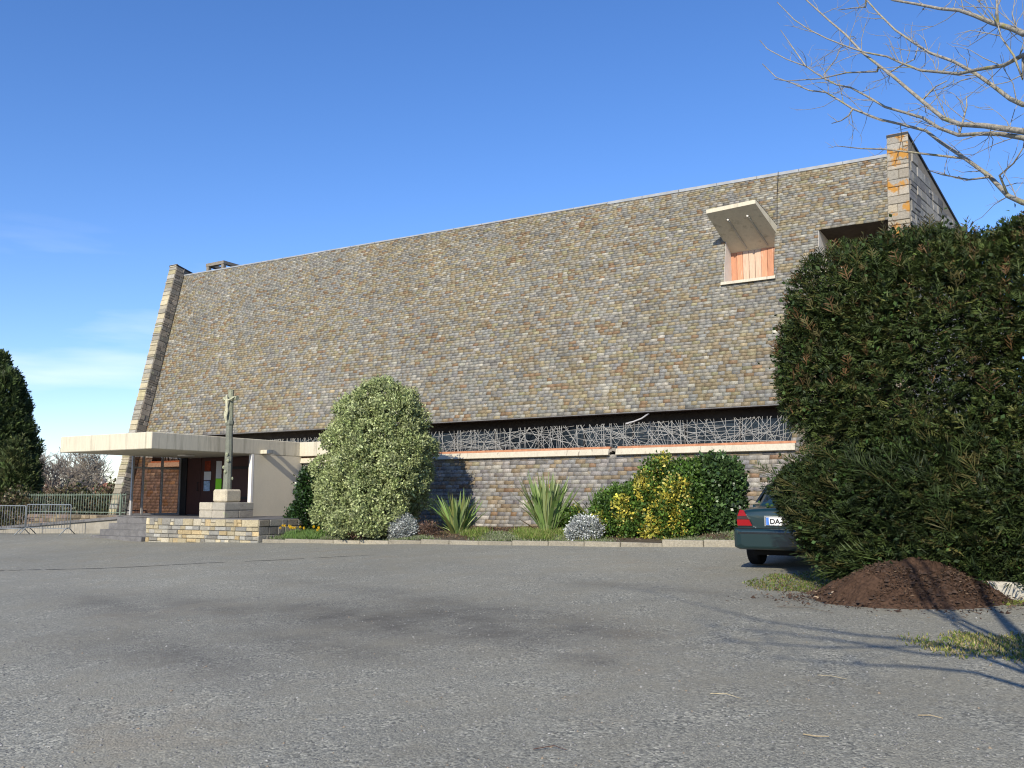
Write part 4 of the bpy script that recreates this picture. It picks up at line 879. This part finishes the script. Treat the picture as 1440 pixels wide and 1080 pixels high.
P = np.stack([s, t, gz_ground(s, t) + np.maximum(h_, 0) + .003], -1); VFC = leaf_quads(P, rng.normal(size=P.shape)*np.array([1,1,.35]), rng.uniform(.02,.07,n), .007, np.array([(.05,.03,.02),(.09,.055,.035),(.03,.02,.014),(.16,.11,.07)])[rng.choice(4, n, p=[.4,.3,.25,.05])])
nk = 420; u = rng.normal(size=nk)*.62; w = rng.normal(size=nk)*.42; s = hc[0] + u; t = hc[1] + w; h_ = .43*np.exp(-(((u/.9)**2 + (w/.72)**2)*1.15)**1.4)
oc0 = np.array([(1,0,0),(0,1,0),(-1,0,0),(0,-1,0),(0,0,.8),(0,0,-.6)], float); qf = np.array([(0,1,4,4),(1,2,4,4),(2,3,4,4),(3,0,4,4)])[:, :3]
rk = rng.uniform(.012, .040, nk); Vk = (np.stack([s, t, gz_ground(s, t) + h_ + .004], -1)[:,None,:] + oc0[None]*rk[:,None,None]*rng.uniform(.6,1.3,(nk,6,1))).reshape(-1,3); Fk = (np.arange(nk)[:,None,None]*6 + qf[None]).reshape(-1,3)
V0, F0, C0 = VFC; Vs = np.concatenate([V0, Vk]); Fl = [tuple(f) for f in F0] + [tuple(f + len(V0)) for f in Fk]; Cs = [tuple(c) for c in C0] + [(.055,.034,.023)]*len(Fk)
o = make('soil_crumbs', Vs, Fl, Cs, M['peb']); o['kind'] = 'stuff'
def rock(name, label, s, t, r_, col, seed, group=None, z=0):
    rr = random.Random(seed); m = MB(); import bmesh as _b
    bm = _b.new(); _b.ops.create_icosphere(bm, subdivisions=2, radius=1)
    for v in bm.verts: v.co *= rr.uniform(.8, 1.15); v.co = Vector((v.co.x*r_[0], v.co.y*r_[1], v.co.z*r_[2]))
    m.mesh([Vector((s, t, gg(s,t) + r_[2]*.55 + z)) + v.co for v in bm.verts], [tuple(v.index for v in f.verts) for f in bm.faces], col); bm.free()
    o = m.build(name, M['stone'], None, (s, t, gg(s,t))); return tag(o, label, 'stone', group)
rock('broken_stone', 'largest pale broken stone at the left foot of the soil heap', -2.50, 11.60, (.085,.055,.05), (.44,.36,.27), 3, 'stones beside the soil heap', .03)
rock('broken_stone', 'small pale stone farther left of the soil heap', -2.80, 12.0, (.05,.04,.03), (.40,.33,.25), 4, 'stones beside the soil heap', .01)
rock('broken_stone', 'small brown stone nearest the gravel left of the heap', -2.72, 11.66, (.045,.035,.025), (.34,.26,.18), 5, 'stones beside the soil heap')
m = MB(); zk = gg(-.5, 12.0)
m.cbox((-.95, 11.98, zk - .1), (.35, 12.2, zk + .20), .03, (.40,.38,.33)); m.cbox((.36, 11.97, zk - .1), (1.7, 12.2, zk + .205), .03, (.38,.36,.31)); o = m.build('edging_stone', M['stone'], None, (-.3, 12.1, zk)); tag(o, 'pale concrete edging block at the right foot of the soil heap', 'edging')
def ell(cs, ct, a, b_): return lambda s, t: (((s - cs)/a)**2 + ((t - ct)/b_)**2 + rng.normal(size=len(s))*.22 + .25*np.sin(s*9 + t*6)) < 1
scatter_grass('grass_patch', 7500, (-4.0, -1.9, 12.2, 14.6, ell(-2.95, 13.2, .95, 1.15)), .015, .05, [(.11,.155,.035),(.17,.18,.06),(.075,.12,.025),(.17,.13,.07)], gz_ground, .009, lean=.9)
scatter_grass('grass_patch', 17000, (-1.6, 1.4, 8.0, 10.2, ell(-.05, 9.05, 1.08, .66)), .015, .05, [(.17,.19,.045),(.25,.23,.09),(.10,.15,.03),(.30,.24,.13)], gz_ground, .007)
scatter_grass('grass_patch', 9000, (-.8, 2.2, 12.1, 12.9), .05, .13, [(.09,.17,.02),(.12,.21,.03)], gz_ground, .01)
scatter_grass('grass_patch', 4000, (-1.1, 1.6, 11.35, 12.0, ell(.2, 11.7, 1.1, .2)), .02, .06, [(.15,.20,.03),(.22,.23,.07)], gz_ground, .008)
# under the evergreens: brown needle litter ground
def disc_z(s, t): return gz_ground(s, t) + .006
grid_mesh('verge', np.arange(-2.9, 4, .2), np.arange(12.25, 15.2, .2), M['bed'], disc_z)
def twig(label, pts, r_=.006, col=(.25,.2,.14)):
    m = MB(); r_ *= .6; m.tube([(s + random.gauss(0,.006), t + random.gauss(0,.012), gg(s, t) + .010 + dz) for s, t, dz in pts], [r_, r_*.9, r_*.6][:len(pts)] if len(pts) <= 3 else r_, 5, col); o = m.build('fallen_twig', M['stone'], None, (pts[0][0], pts[0][1], gg(pts[0][0], pts[0][1]))); tag(o, label, 'twig', 'twigs lying on the gravel')
twig('long pale straw stalk on the gravel, right of centre', [(-2.26,6.42,0),(-2.14,6.41,.01),(-2.02,6.38,0)], .0045, (.45,.38,.24))
twig('thin dark twig lying on the gravel below the soil heap', [(-2.95,10.75,0),(-2.6,10.7,.015),(-2.25,10.45,0)], .006, (.10,.08,.06))
twig('short pale stick near the right edge of the gravel', [(-.90,6.44,0),(-.83,6.46,.006),(-.76,6.44,0)], .005, (.42,.33,.2))
twig('frayed tan bark strip in the near gravel at lower right', [(-1.43,5.70,0),(-1.36,5.66,.01),(-1.30,5.69,.004)], .007, (.40,.32,.2))
twig('dark brown twig at the very front of the gravel', [(-2.77,4.80,0),(-2.68,4.86,.012),(-2.59,4.86,0)], .005, (.09,.05,.04))
twig('thin tan stalk above the near bark strip', [(-1.72,7.35,0),(-1.62,7.34,.01),(-1.5,7.28,0)], .004, (.40,.34,.22))
# loose chippings on the near gravel
n = 9000; dist = 3.2 + 8.5*rng.random(n)**1.3; aw = rng.uniform(-.62, .62, n); cX = dist*np.tan(aw); s = .853*cX - .521*dist; t = .521*cX + .853*dist
rr = rng.uniform(.0035, .010, n)*rng.choice([1,1,1,1.5], n); base = np.stack([s, t, gz_ground(s, t)], -1)
oc = np.array([(1,0,0),(0,1,0),(-1,0,0),(0,-1,0),(0,0,.75),(0,0,-.5)], float); fo = np.array([(0,1,4),(1,2,4),(2,3,4),(3,0,4),(1,0,5),(2,1,5),(3,2,5),(0,3,5)])
V = (base[:,None,:] + oc[None]*rr[:,None,None]*rng.uniform(.7,1.35,(n,6,1)) + rng.normal(size=(n,6,3))*.0012).reshape(-1,3); F = (np.arange(n)[:,None,None]*6 + fo[None]).reshape(-1,3)
C = np.repeat(np.array([(.13,.13,.13),(.20,.20,.195),(.26,.255,.24),(.36,.355,.34),(.25,.20,.145)])[rng.choice(5, n, p=[.33,.36,.21,.04,.06])], 8, 0)
o = make('loose_gravel', V, F, C, M['peb']); o['kind'] = 'stuff'
# thin dark line crossing the far side of the car park
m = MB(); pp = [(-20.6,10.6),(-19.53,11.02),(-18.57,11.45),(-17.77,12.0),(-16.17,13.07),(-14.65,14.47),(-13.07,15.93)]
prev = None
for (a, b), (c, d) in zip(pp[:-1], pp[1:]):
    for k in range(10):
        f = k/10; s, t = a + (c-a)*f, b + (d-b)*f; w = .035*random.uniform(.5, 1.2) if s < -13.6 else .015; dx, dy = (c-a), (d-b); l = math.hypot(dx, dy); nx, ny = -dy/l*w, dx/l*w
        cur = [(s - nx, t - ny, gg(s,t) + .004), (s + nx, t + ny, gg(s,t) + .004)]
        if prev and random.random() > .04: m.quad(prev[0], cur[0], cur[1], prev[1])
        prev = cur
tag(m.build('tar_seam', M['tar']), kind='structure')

# ------------------------------------------------------------------ bare tree at the right (trunk outside the picture)
BR = {"B1": [[-0.09, 5.0, 3.05], [-0.16, 5.25, 3.17], [-0.25, 5.49, 3.37], [-0.38, 5.74, 3.58], [-0.53, 5.98, 3.8], [-0.63, 6.22, 3.98], [-0.81, 6.45, 4.15], [-0.98, 6.68, 4.31], [-1.19, 6.9, 4.52], [-1.35, 7.12, 4.73], [-1.47, 7.35, 4.9], [-1.65, 7.57, 5.05], [-1.84, 7.78, 5.25], [-2.03, 8.0, 5.44], [-2.21, 8.21, 5.71]], "B2": [[-0.07, 5.0, 3.38], [-0.17, 5.22, 3.5], [-0.26, 5.44, 3.6], [-0.4, 5.66, 3.7], [-0.52, 5.88, 3.85], [-0.63, 6.09, 4.02], [-0.77, 6.3, 4.17], [-0.91, 6.51, 4.32], [-1.06, 6.72, 4.52], [-1.2, 6.92, 4.7], [-1.34, 7.12, 4.84], [-1.46, 7.33, 5.0], [-1.6, 7.53, 5.19], [-1.7, 7.74, 5.35], [-1.91, 7.92, 5.55], [-2.13, 8.1, 5.79], [-2.25, 8.3, 6.0]], "B3": [[-0.06, 5.0, 3.41], [-0.24, 5.19, 3.55], [-0.37, 5.39, 3.66], [-0.47, 5.58, 3.79], [-0.58, 5.77, 3.98], [-0.68, 5.96, 4.16], [-0.81, 6.15, 4.38], [-0.91, 6.33, 4.55], [-1.04, 6.52, 4.76], [-1.18, 6.7, 5.02], [-1.33, 6.87, 5.26], [-1.45, 7.05, 5.47], [-1.57, 7.23, 5.68], [-1.68, 7.41, 5.9]], "B4": [[-0.06, 5.1, 3.59], [-0.12, 5.29, 3.71], [-0.21, 5.48, 3.89], [-0.31, 5.66, 4.07], [-0.42, 5.84, 4.24], [-0.56, 6.02, 4.41], [-0.66, 6.2, 4.58], [-0.8, 6.38, 4.8], [-0.93, 6.55, 5.05], [-1.03, 6.73, 5.27], [-1.11, 6.91, 5.46]], "B5": [[-0.04, 4.8, 3.72], [-0.13, 5.01, 3.78], [-0.26, 5.22, 3.88], [-0.36, 5.43, 3.97], [-0.48, 5.64, 4.1], [-0.6, 5.85, 4.23], [-0.72, 6.05, 4.39], [-0.84, 6.25, 4.56], [-1.01, 6.44, 4.72], [-1.17, 6.64, 4.9], [-1.34, 6.82, 5.09], [-1.51, 7.01, 5.3], [-1.66, 7.19, 5.51], [-1.84, 7.37, 5.81]], "B6": [[-0.03, 4.7, 3.78], [-0.08, 4.89, 3.91], [-0.17, 5.07, 4.05], [-0.26, 5.26, 4.21], [-0.34, 5.44, 4.35], [-0.45, 5.62, 4.48], [-0.6, 5.79, 4.64], [-0.75, 5.97, 4.8], [-0.88, 6.14, 4.98]], "B7": [[-1.7, 7.72, 5.34], [-1.85, 7.88, 5.64], [-1.99, 8.06, 5.92]], "B8": [[-0.95, 6.53, 4.6], [-1.21, 6.82, 4.78], [-1.45, 7.1, 4.91], [-1.78, 7.36, 5.08], [-1.96, 7.65, 5.26]], "B9": [[-0.13, 4.9, 3.95], [-0.14, 4.93, 4.03], [-0.14, 4.96, 4.11], [-0.14, 5.0, 4.19]], "B10": [[-0.24, 5.29, 3.3], [-0.36, 5.62, 3.41], [-0.52, 5.94, 3.57], [-0.64, 6.27, 3.73]], "B11": [[-0.86, 6.34, 4.48], [-0.76, 6.32, 4.51], [-0.68, 6.3, 4.52], [-0.65, 6.27, 4.59]], "B12": [[-0.05, 4.8, 3.6], [-0.08, 4.83, 3.74], [-0.13, 4.87, 3.87], [-0.14, 4.9, 3.95]], "B13": [[-0.91, 6.33, 3.95], [-1.09, 6.56, 4.07], [-1.27, 6.78, 4.2]], "B14": [[-0.19, 5.2, 3.27], [-0.12, 5.1, 3.29], [-0.07, 5.0, 3.33]], "B15": [[-0.38, 5.69, 3.78], [-0.35, 5.69, 3.88], [-0.35, 5.69, 3.94]], "B16": [[-0.61, 5.97, 4.09], [-0.53, 5.93, 4.14], [-0.46, 5.88, 4.14]], "B17": [[-1.5, 7.45, 5.1], [-1.39, 7.42, 5.2], [-1.35, 7.38, 5.25]], "B18": [[-1.22, 6.89, 4.47], [-1.29, 6.98, 4.48], [-1.38, 7.07, 4.51]], "B19": [[-1.05, 6.82, 5.26], [-1.15, 6.9, 5.32], [-1.27, 6.98, 5.38]]}
SUNA = R(10); SUNE = R(30)
def lift(s, t, z): h_ = z - gz(s, t); k = math.cos(SUNE)/math.sin(SUNE); return (s + h_*k*math.sin(SUNA), t - h_*k*math.cos(SUNA), z)
tb = (.48, 4.0); bt = thing('bare_tree', 'leafless tree whose lichen-grey branches hang over the upper right corner', 'tree', (*tb, gg(*tb)))
m = MB(); TR = [(tb[0], tb[1], gg(*tb) - .1), (tb[0] + .01, tb[1], .6), (tb[0] - .01, tb[1] + .02, 1.6), (tb[0], tb[1], 2.5), (tb[0] + .08, tb[1] - .1, 3.6), (tb[0] + .1, tb[1] - .3, 4.8), (tb[0], tb[1] - .5, 6.2)]
m.tube(TR, [.15,.12,.11,.10,.07,.05,.02], 10); m.build('trunk', M['bark'], bt, smooth=True)
m = MB(); tw = MB()
def wob(pts, k):
    out = []
    for p in pts: out.append((p[0] + random.gauss(0,k), p[1] + random.gauss(0,k), p[2] + random.gauss(0,k)))
    return out
def twigs(pts, n, lmin, lmax, r_, gen=1):
    for _ in range(n):
        i = random.randrange(len(pts)-1); f = random.random(); a, b = Vector(pts[i]), Vector(pts[i+1]); p = a.lerp(b, f); d = (b - a).normalized()
        q = Vector((random.gauss(0,1), random.gauss(0,1), random.gauss(.25,1))).normalized(); d = (d*.9 + q*.75).normalized(); l = random.uniform(lmin, lmax); c = [p]; dd = d
        for k in range(3): dd = (dd + Vector((random.gauss(0,.22), random.gauss(0,.22), random.gauss(.03,.22)))).normalized(); c.append(c[-1] + dd*l/3)
        tw.tube(c, [r_, r_*.8, r_*.6, r_*.3], 4, cap=False)
        if gen > 0 and l > lmax*.5: twigs(c, 2, lmin*.5, lmax*.5, r_*.6, gen - 1)
MAIN = {'B1': (.019,.004,2.4), 'B2': (.018,.0035,2.6), 'B3': (.022,.0045,2.7), 'B4': (.018,.0045,2.9), 'B5': (.015,.0035,3.1), 'B6': (.021,.006,3.3)}
for k_, (src, ix) in {'B7':('B2',13),'B8':('B3',7),'B10':('B1',2),'B11':('B3',6),'B12':('B5',0),'B13':('B1',3),'B14':('B1',1),'B15':('B2',3),'B16':('B3',4),'B17':('B2',11),'B18':('B1',8),'B19':('B4',9)}.items(): BR[k_] = [BR[src][ix]] + BR[k_]
BR['B9'] = [BR['B12'][-1]] + BR['B9'][1:]; tw = m
for k, pts in BR.items():
    if k in MAIN:
        r0, r1, zt = MAIN[k]; a = (tb[0], tb[1], zt); p0 = pts[0]; mid = tuple((a[i] + p0[i])/2 + (0,0,.06)[i] for i in range(3)); full = [a, mid] + pts; n = len(full)
        m.tube(full, [r0*1.3, r0*.95] + [.74*r0 + (r1 - .74*r0)*(i/(n-3))**.8 for i in range(n-2)], 7); twigs(pts[:-2], 20, .12, .42, .0028)
    else:
        n = len(pts); m.tube(pts, [.0075 - .0045*i/(n-1) for i in range(n)], 5); twigs(pts, 3, .1, .3, .0028)
# limbs spreading over the visitor's head: their shadows streak the gravel
for gp, zs in (([(-.34,7.57),(-.69,7.94),(-1.08,7.99),(-1.46,7.91),(-1.88,7.90),(-2.2,7.95)], (2.5,5.6)), ([(-.36,8.07),(-.94,8.92),(-1.37,9.12),(-1.86,9.24),(-2.35,9.5),(-2.87,9.79),(-3.66,10.48),(-4.78,11.5),(-5.6,12.0)], (2.75,8.5)), ([(-.6,8.75),(-1.02,8.89),(-1.87,8.53),(-2.44,8.53),(-2.9,8.57)], (3.3,6.4)), ([(-.5,8.6),(-1.1,8.5),(-1.9,8.9),(-2.6,9.15),(-3.3,9.3)], (3.2,7.0))):
    n = len(gp); pts = [lift(s, t, zs[0] + (zs[1] - zs[0])*(i/(n-1))**.7) for i, (s, t) in enumerate(gp)]; pts = [(tb[0] + .02, tb[1] - .05, zs[0] - .25)] + pts
    m.tube(pts, [.036*(1 - .86*i/n) for i in range(n+1)], 7); twigs(pts[2:], 18, .3, 1.0, .005)
m.build('crown', M['bark'], bt, smooth=True)

# ------------------------------------------------------------------ background left: conifers, bare trees, hedge, house
def camxy(X, Y): return (.853*X - .521*Y, .521*X + .853*Y)
def cypress(label, X, Y, ztop, rad, seed, pal, n=9000):
    s, t = camxy(X, Y); z0 = gz(s, t); tt = thing('cypress_tree', label, 'tree', (s, t, z0)); H = ztop - z0
    bl = [(s, t, z0 + H*f, rad*w, rad*w, H*.2) for f, w in ((.18,.95),(.32,1.0),(.46,.97),(.60,.88),(.74,.72),(.86,.5),(.95,.26))]
    for k in range(22):
        f = random.uniform(.15,.92); a = random.uniform(0,6.28); bl.append((s + math.cos(a)*rad*.7*(1-f*.7), t + math.sin(a)*rad*.7*(1-f*.7), z0 + H*f, rad*.42, rad*.42, H*.12))
    P, Nn, D = crown_points(bl, n, .14, seed, z0 + .2, .2); d = unit(Nn*.7 + np.array([0,0,.9]) + rng.normal(size=P.shape)*.3); C = np.array(pal)[rng.choice(len(pal), n)]*np.exp(rng.normal(size=(n,1))*.3)
    V, F, C = sprays(P - d*.2, d, unit(Nn + rng.normal(size=P.shape)*.4), rng.uniform(.3,.65,n), 4, .035, C, ang=.6, droop=0); make('crown', V, F, C, M['needle'], tt)
    m = MB(); m.tube([(s,t,z0-.2),(s,t,z0+H*.5),(s,t,z0+H*.95)], [.28,.18,.03], 8); m.build('trunk', M['darkbark'], tt, smooth=True)
cypress('tall dark cypress at the left edge of the picture', -24.1, 42, 7.4, 1.9, 51, [(.028,.046,.014),(.042,.066,.019),(.058,.082,.024)])
cypress('shorter olive green conifer in front of the tall dark cypress', -21.9, 40.0, 3.6, 1.0, 52, [(.035,.055,.016),(.05,.07,.022),(.065,.075,.025)], 3500)
def bare(label, X, Y, H, seed, col):
    rr = random.Random(seed); s, t = camxy(X, Y); z0 = gz(s, t); tt = thing('bare_tree', label, 'tree', (s, t, z0)); mt = MB(); mbn = MB()
    def grow(p, d, l, r_, lev):
        pts = [p]; dd = d
        for k in range(3): dd = (dd + Vector((rr.gauss(0,.13), rr.gauss(0,.13), .06))).normalized(); pts.append(pts[-1] + dd*l/3)
        (mt if lev == 0 else mbn).tube(pts, [r_*(1 - .4*k/3) for k in range(4)], 5 if lev < 2 else 3, cap=False)
        if lev >= 5 or len(mbn.f) > 26000: return
        for k in range(4):
            q = Vector((rr.gauss(0,1), rr.gauss(0,1), rr.gauss(.15,.6))).normalized(); i = rr.randint(1,3) if lev else rr.randint(2,3)
            grow(pts[i], (dd*.8 + q*.8).normalized(), l*rr.uniform(.55,.8), max(r_*.55, .020), lev+1)
    grow(Vector((s,t,z0-.1)), Vector((0,0,1)), H*.30, H*.022, 0)
    mm = mat('winter_bark', col, .9, .1, nscale=3, namt=.3)
    mt.build('trunk', mm, tt, smooth=True); mbn.build('crown', mm, tt)
bare('bare winter tree just right of the tall dark cypress', -33.6, 66, 8.8, 1, (.20,.17,.14))
bare('bare winter tree left of the leaning granite gable, pale twigs', -36.3, 78, 9.4, 2, (.26,.23,.19))
bare('small reddish bare tree low between two taller ones', -36.5, 73, 6.2, 3, (.20,.13,.10))
bare('low spreading bare tree farthest back above the railing', -41.8, 86, 9.0, 4, (.22,.19,.16))
bare('thin bare tree close to the gable edge', -32.6, 72, 9.2, 5, (.24,.21,.17))
def hedge(label, X0, X1, Y, h_, seed, pal, n=2600):
    s0, t0 = camxy((X0+X1)/2, Y); z0 = gz(s0, t0); bl = []
    k = int((X1 - X0)/.9)
    for i in range(k): s, t = camxy(X0 + (X1-X0)*(i+.5)/k, Y + random.uniform(-.3,.3)); z = gz(s,t); bl.append((s, t, z + h_*.45, .9, .9, h_*random.uniform(.45,.62)))
    V, F, C = clumped_crown(bl, n, 9, .13, .35, pal, seed, spread=.14, shell=.25, lump=.2); o = make('hedge', V, F, C, M['leaf'], None, (s0, t0, z0)); tag(o, label, 'hedge')
hedge('scruffy brown green hedge behind the railing left of the gable', -27, -16.4, 39, 1.65, 55, [((.06,.065,.025),4),((.10,.075,.04),3),((.13,.10,.065),2),((.04,.05,.02),2)])
hedge('rough distant hedgerow beyond the first hedge', -60, -22, 62, 1.9, 56, [((.10,.085,.055),3),((.07,.07,.035),3),((.13,.10,.08),2)], 3200)
s, t = camxy(-19.2, 39.2); m = MB(); m.cbox((s-.17, t-.17, gz(s,t)-.2), (s+.17, t+.17, 1.72), .03, (.38,.30,.17)); m.cbox((s-.21, t-.21, 1.722), (s+.21, t+.21, 1.80), .02, (.42,.34,.2)); tag(m.build('gate_post', M['stone'], None, (s, t, gz(s,t))), 'square yellowish stone gatepost behind the railing', 'gatepost')
s, t = camxy(-74, 160); z0 = gz(s,t); hs = thing('house', 'distant pale house with a red-brown roof beyond the hedges', 'house', (s, t, z0))
m = MB(); m.box((s-5, t-4, z0-2), (s+5, t+4, 1.6)); m.build('wall', M['housewall'], hs)
m = MB(); m.prism([(s-5.4, t-4.5, 1.55), (s-5.4, t+4.5, 1.55), (s-5.4, t, 4.2)], (10.8, 0, 0)); rf = m.build('roof', M['rooftile'], hs); m = MB(); m.box((s+2.5, t-.4, 3.2), (s+3.3, t+.4, 5.0)); m.build('chimney', M['housewall'], rf)
# far wooded skyline
def hill(s, t): return gz_ground(s, t)
# ------------------------------------------------------------------ light, sky, camera
w = bpy.data.worlds.new('World'); sc.world = w; w.use_nodes = True; N = w.node_tree.nodes; L = w.node_tree.links
bg = N['Background']; sky = N.new('ShaderNodeTexSky'); sky.sky_type = 'NISHITA'; sky.sun_disc = False
sky.sun_elevation = SUNE; sky.sun_rotation = R(170); sky.air_density = 1.0; sky.dust_density = .1; sky.ozone_density = 2.0; sky.altitude = 100
tc = N.new('ShaderNodeTexCoord'); mp = N.new('ShaderNodeMapping'); mp.inputs['Scale'].default_value = (1.6, 1.6, 11); mp.inputs['Rotation'].default_value = (.05, .04, 0)
L.new(tc.outputs['Generated'], mp.inputs['Vector']); nz = N.new('ShaderNodeTexNoise'); nz.inputs['Scale'].default_value = 2.1; nz.inputs['Detail'].default_value = 5; nz.inputs['Roughness'].default_value = .5; L.new(mp.outputs[0], nz.inputs['Vector'])
mr = N.new('ShaderNodeMapRange'); mr.inputs[1].default_value = .52; mr.inputs[2].default_value = .80; L.new(nz.outputs['Fac'], mr.inputs[0])
sx = N.new('ShaderNodeSeparateXYZ'); L.new(tc.outputs['Generated'], sx.inputs[0]); m2 = N.new('ShaderNodeMapRange'); m2.inputs[1].default_value = .30; m2.inputs[2].default_value = .12; L.new(sx.outputs['Z'], m2.inputs[0])
mu = N.new('ShaderNodeMath'); mu.operation = 'MULTIPLY'; L.new(mr.outputs[0], mu.inputs[0]); L.new(m2.outputs[0], mu.inputs[1])
mu2 = N.new('ShaderNodeMath'); mu2.operation = 'MULTIPLY'; mu2.inputs[1].default_value = .55; L.new(mu.outputs[0], mu2.inputs[0])
hsv = N.new('ShaderNodeHueSaturation'); hsv.inputs['Saturation'].default_value = 1.22; hsv.inputs['Hue'].default_value = .5; L.new(sky.outputs[0], hsv.inputs['Color'])
mx = N.new('ShaderNodeMix'); mx.data_type = 'RGBA'; L.new(mu2.outputs[0], mx.inputs['Factor']); tn = N.new('ShaderNodeMix'); tn.data_type = 'RGBA'; tn.blend_type = 'MULTIPLY'; tn.inputs['Factor'].default_value = 1; L.new(hsv.outputs[0], tn.inputs['A']); tn.inputs['B'].default_value = (.96, .98, 1.23, 1); L.new(tn.outputs['Result'], mx.inputs['A']); mx.inputs['B'].default_value = (7.5, 8.0, 8.8, 1)
L.new(mx.outputs['Result'], bg.inputs['Color']); bg.inputs['Strength'].default_value = .125
sd = bpy.data.lights.new('sun', 'SUN'); sd.energy = 4.9; sd.angle = R(.53); sd.color = (1, .91, .75); so_ = link(bpy.data.objects.new('sun', sd))
Ld = Vector((-math.sin(SUNA)*math.cos(SUNE), math.cos(SUNA)*math.cos(SUNE), -math.sin(SUNE))); so_.rotation_euler = Ld.to_track_quat('-Z', 'Y').to_euler(); so_.location = (5, -20, 30)
cd = bpy.data.cameras.new('camera'); cam = link(bpy.data.objects.new('camera', cd)); cam.location = (0, 0, 1.6); cd.sensor_width = 36; cd.lens = 1268/1440*36; cd.clip_end = 3000; cd.clip_start = .05
cam.rotation_euler = (math.pi/2 + math.atan(160/1268), 0, math.asin(.521)); sc.camera = cam
sc.cycles.filter_width = 1.15
sc.view_settings.view_transform = 'Standard'; sc.view_settings.look = 'None'; sc.view_settings.exposure = 0.34; sc.view_settings.gamma = 1
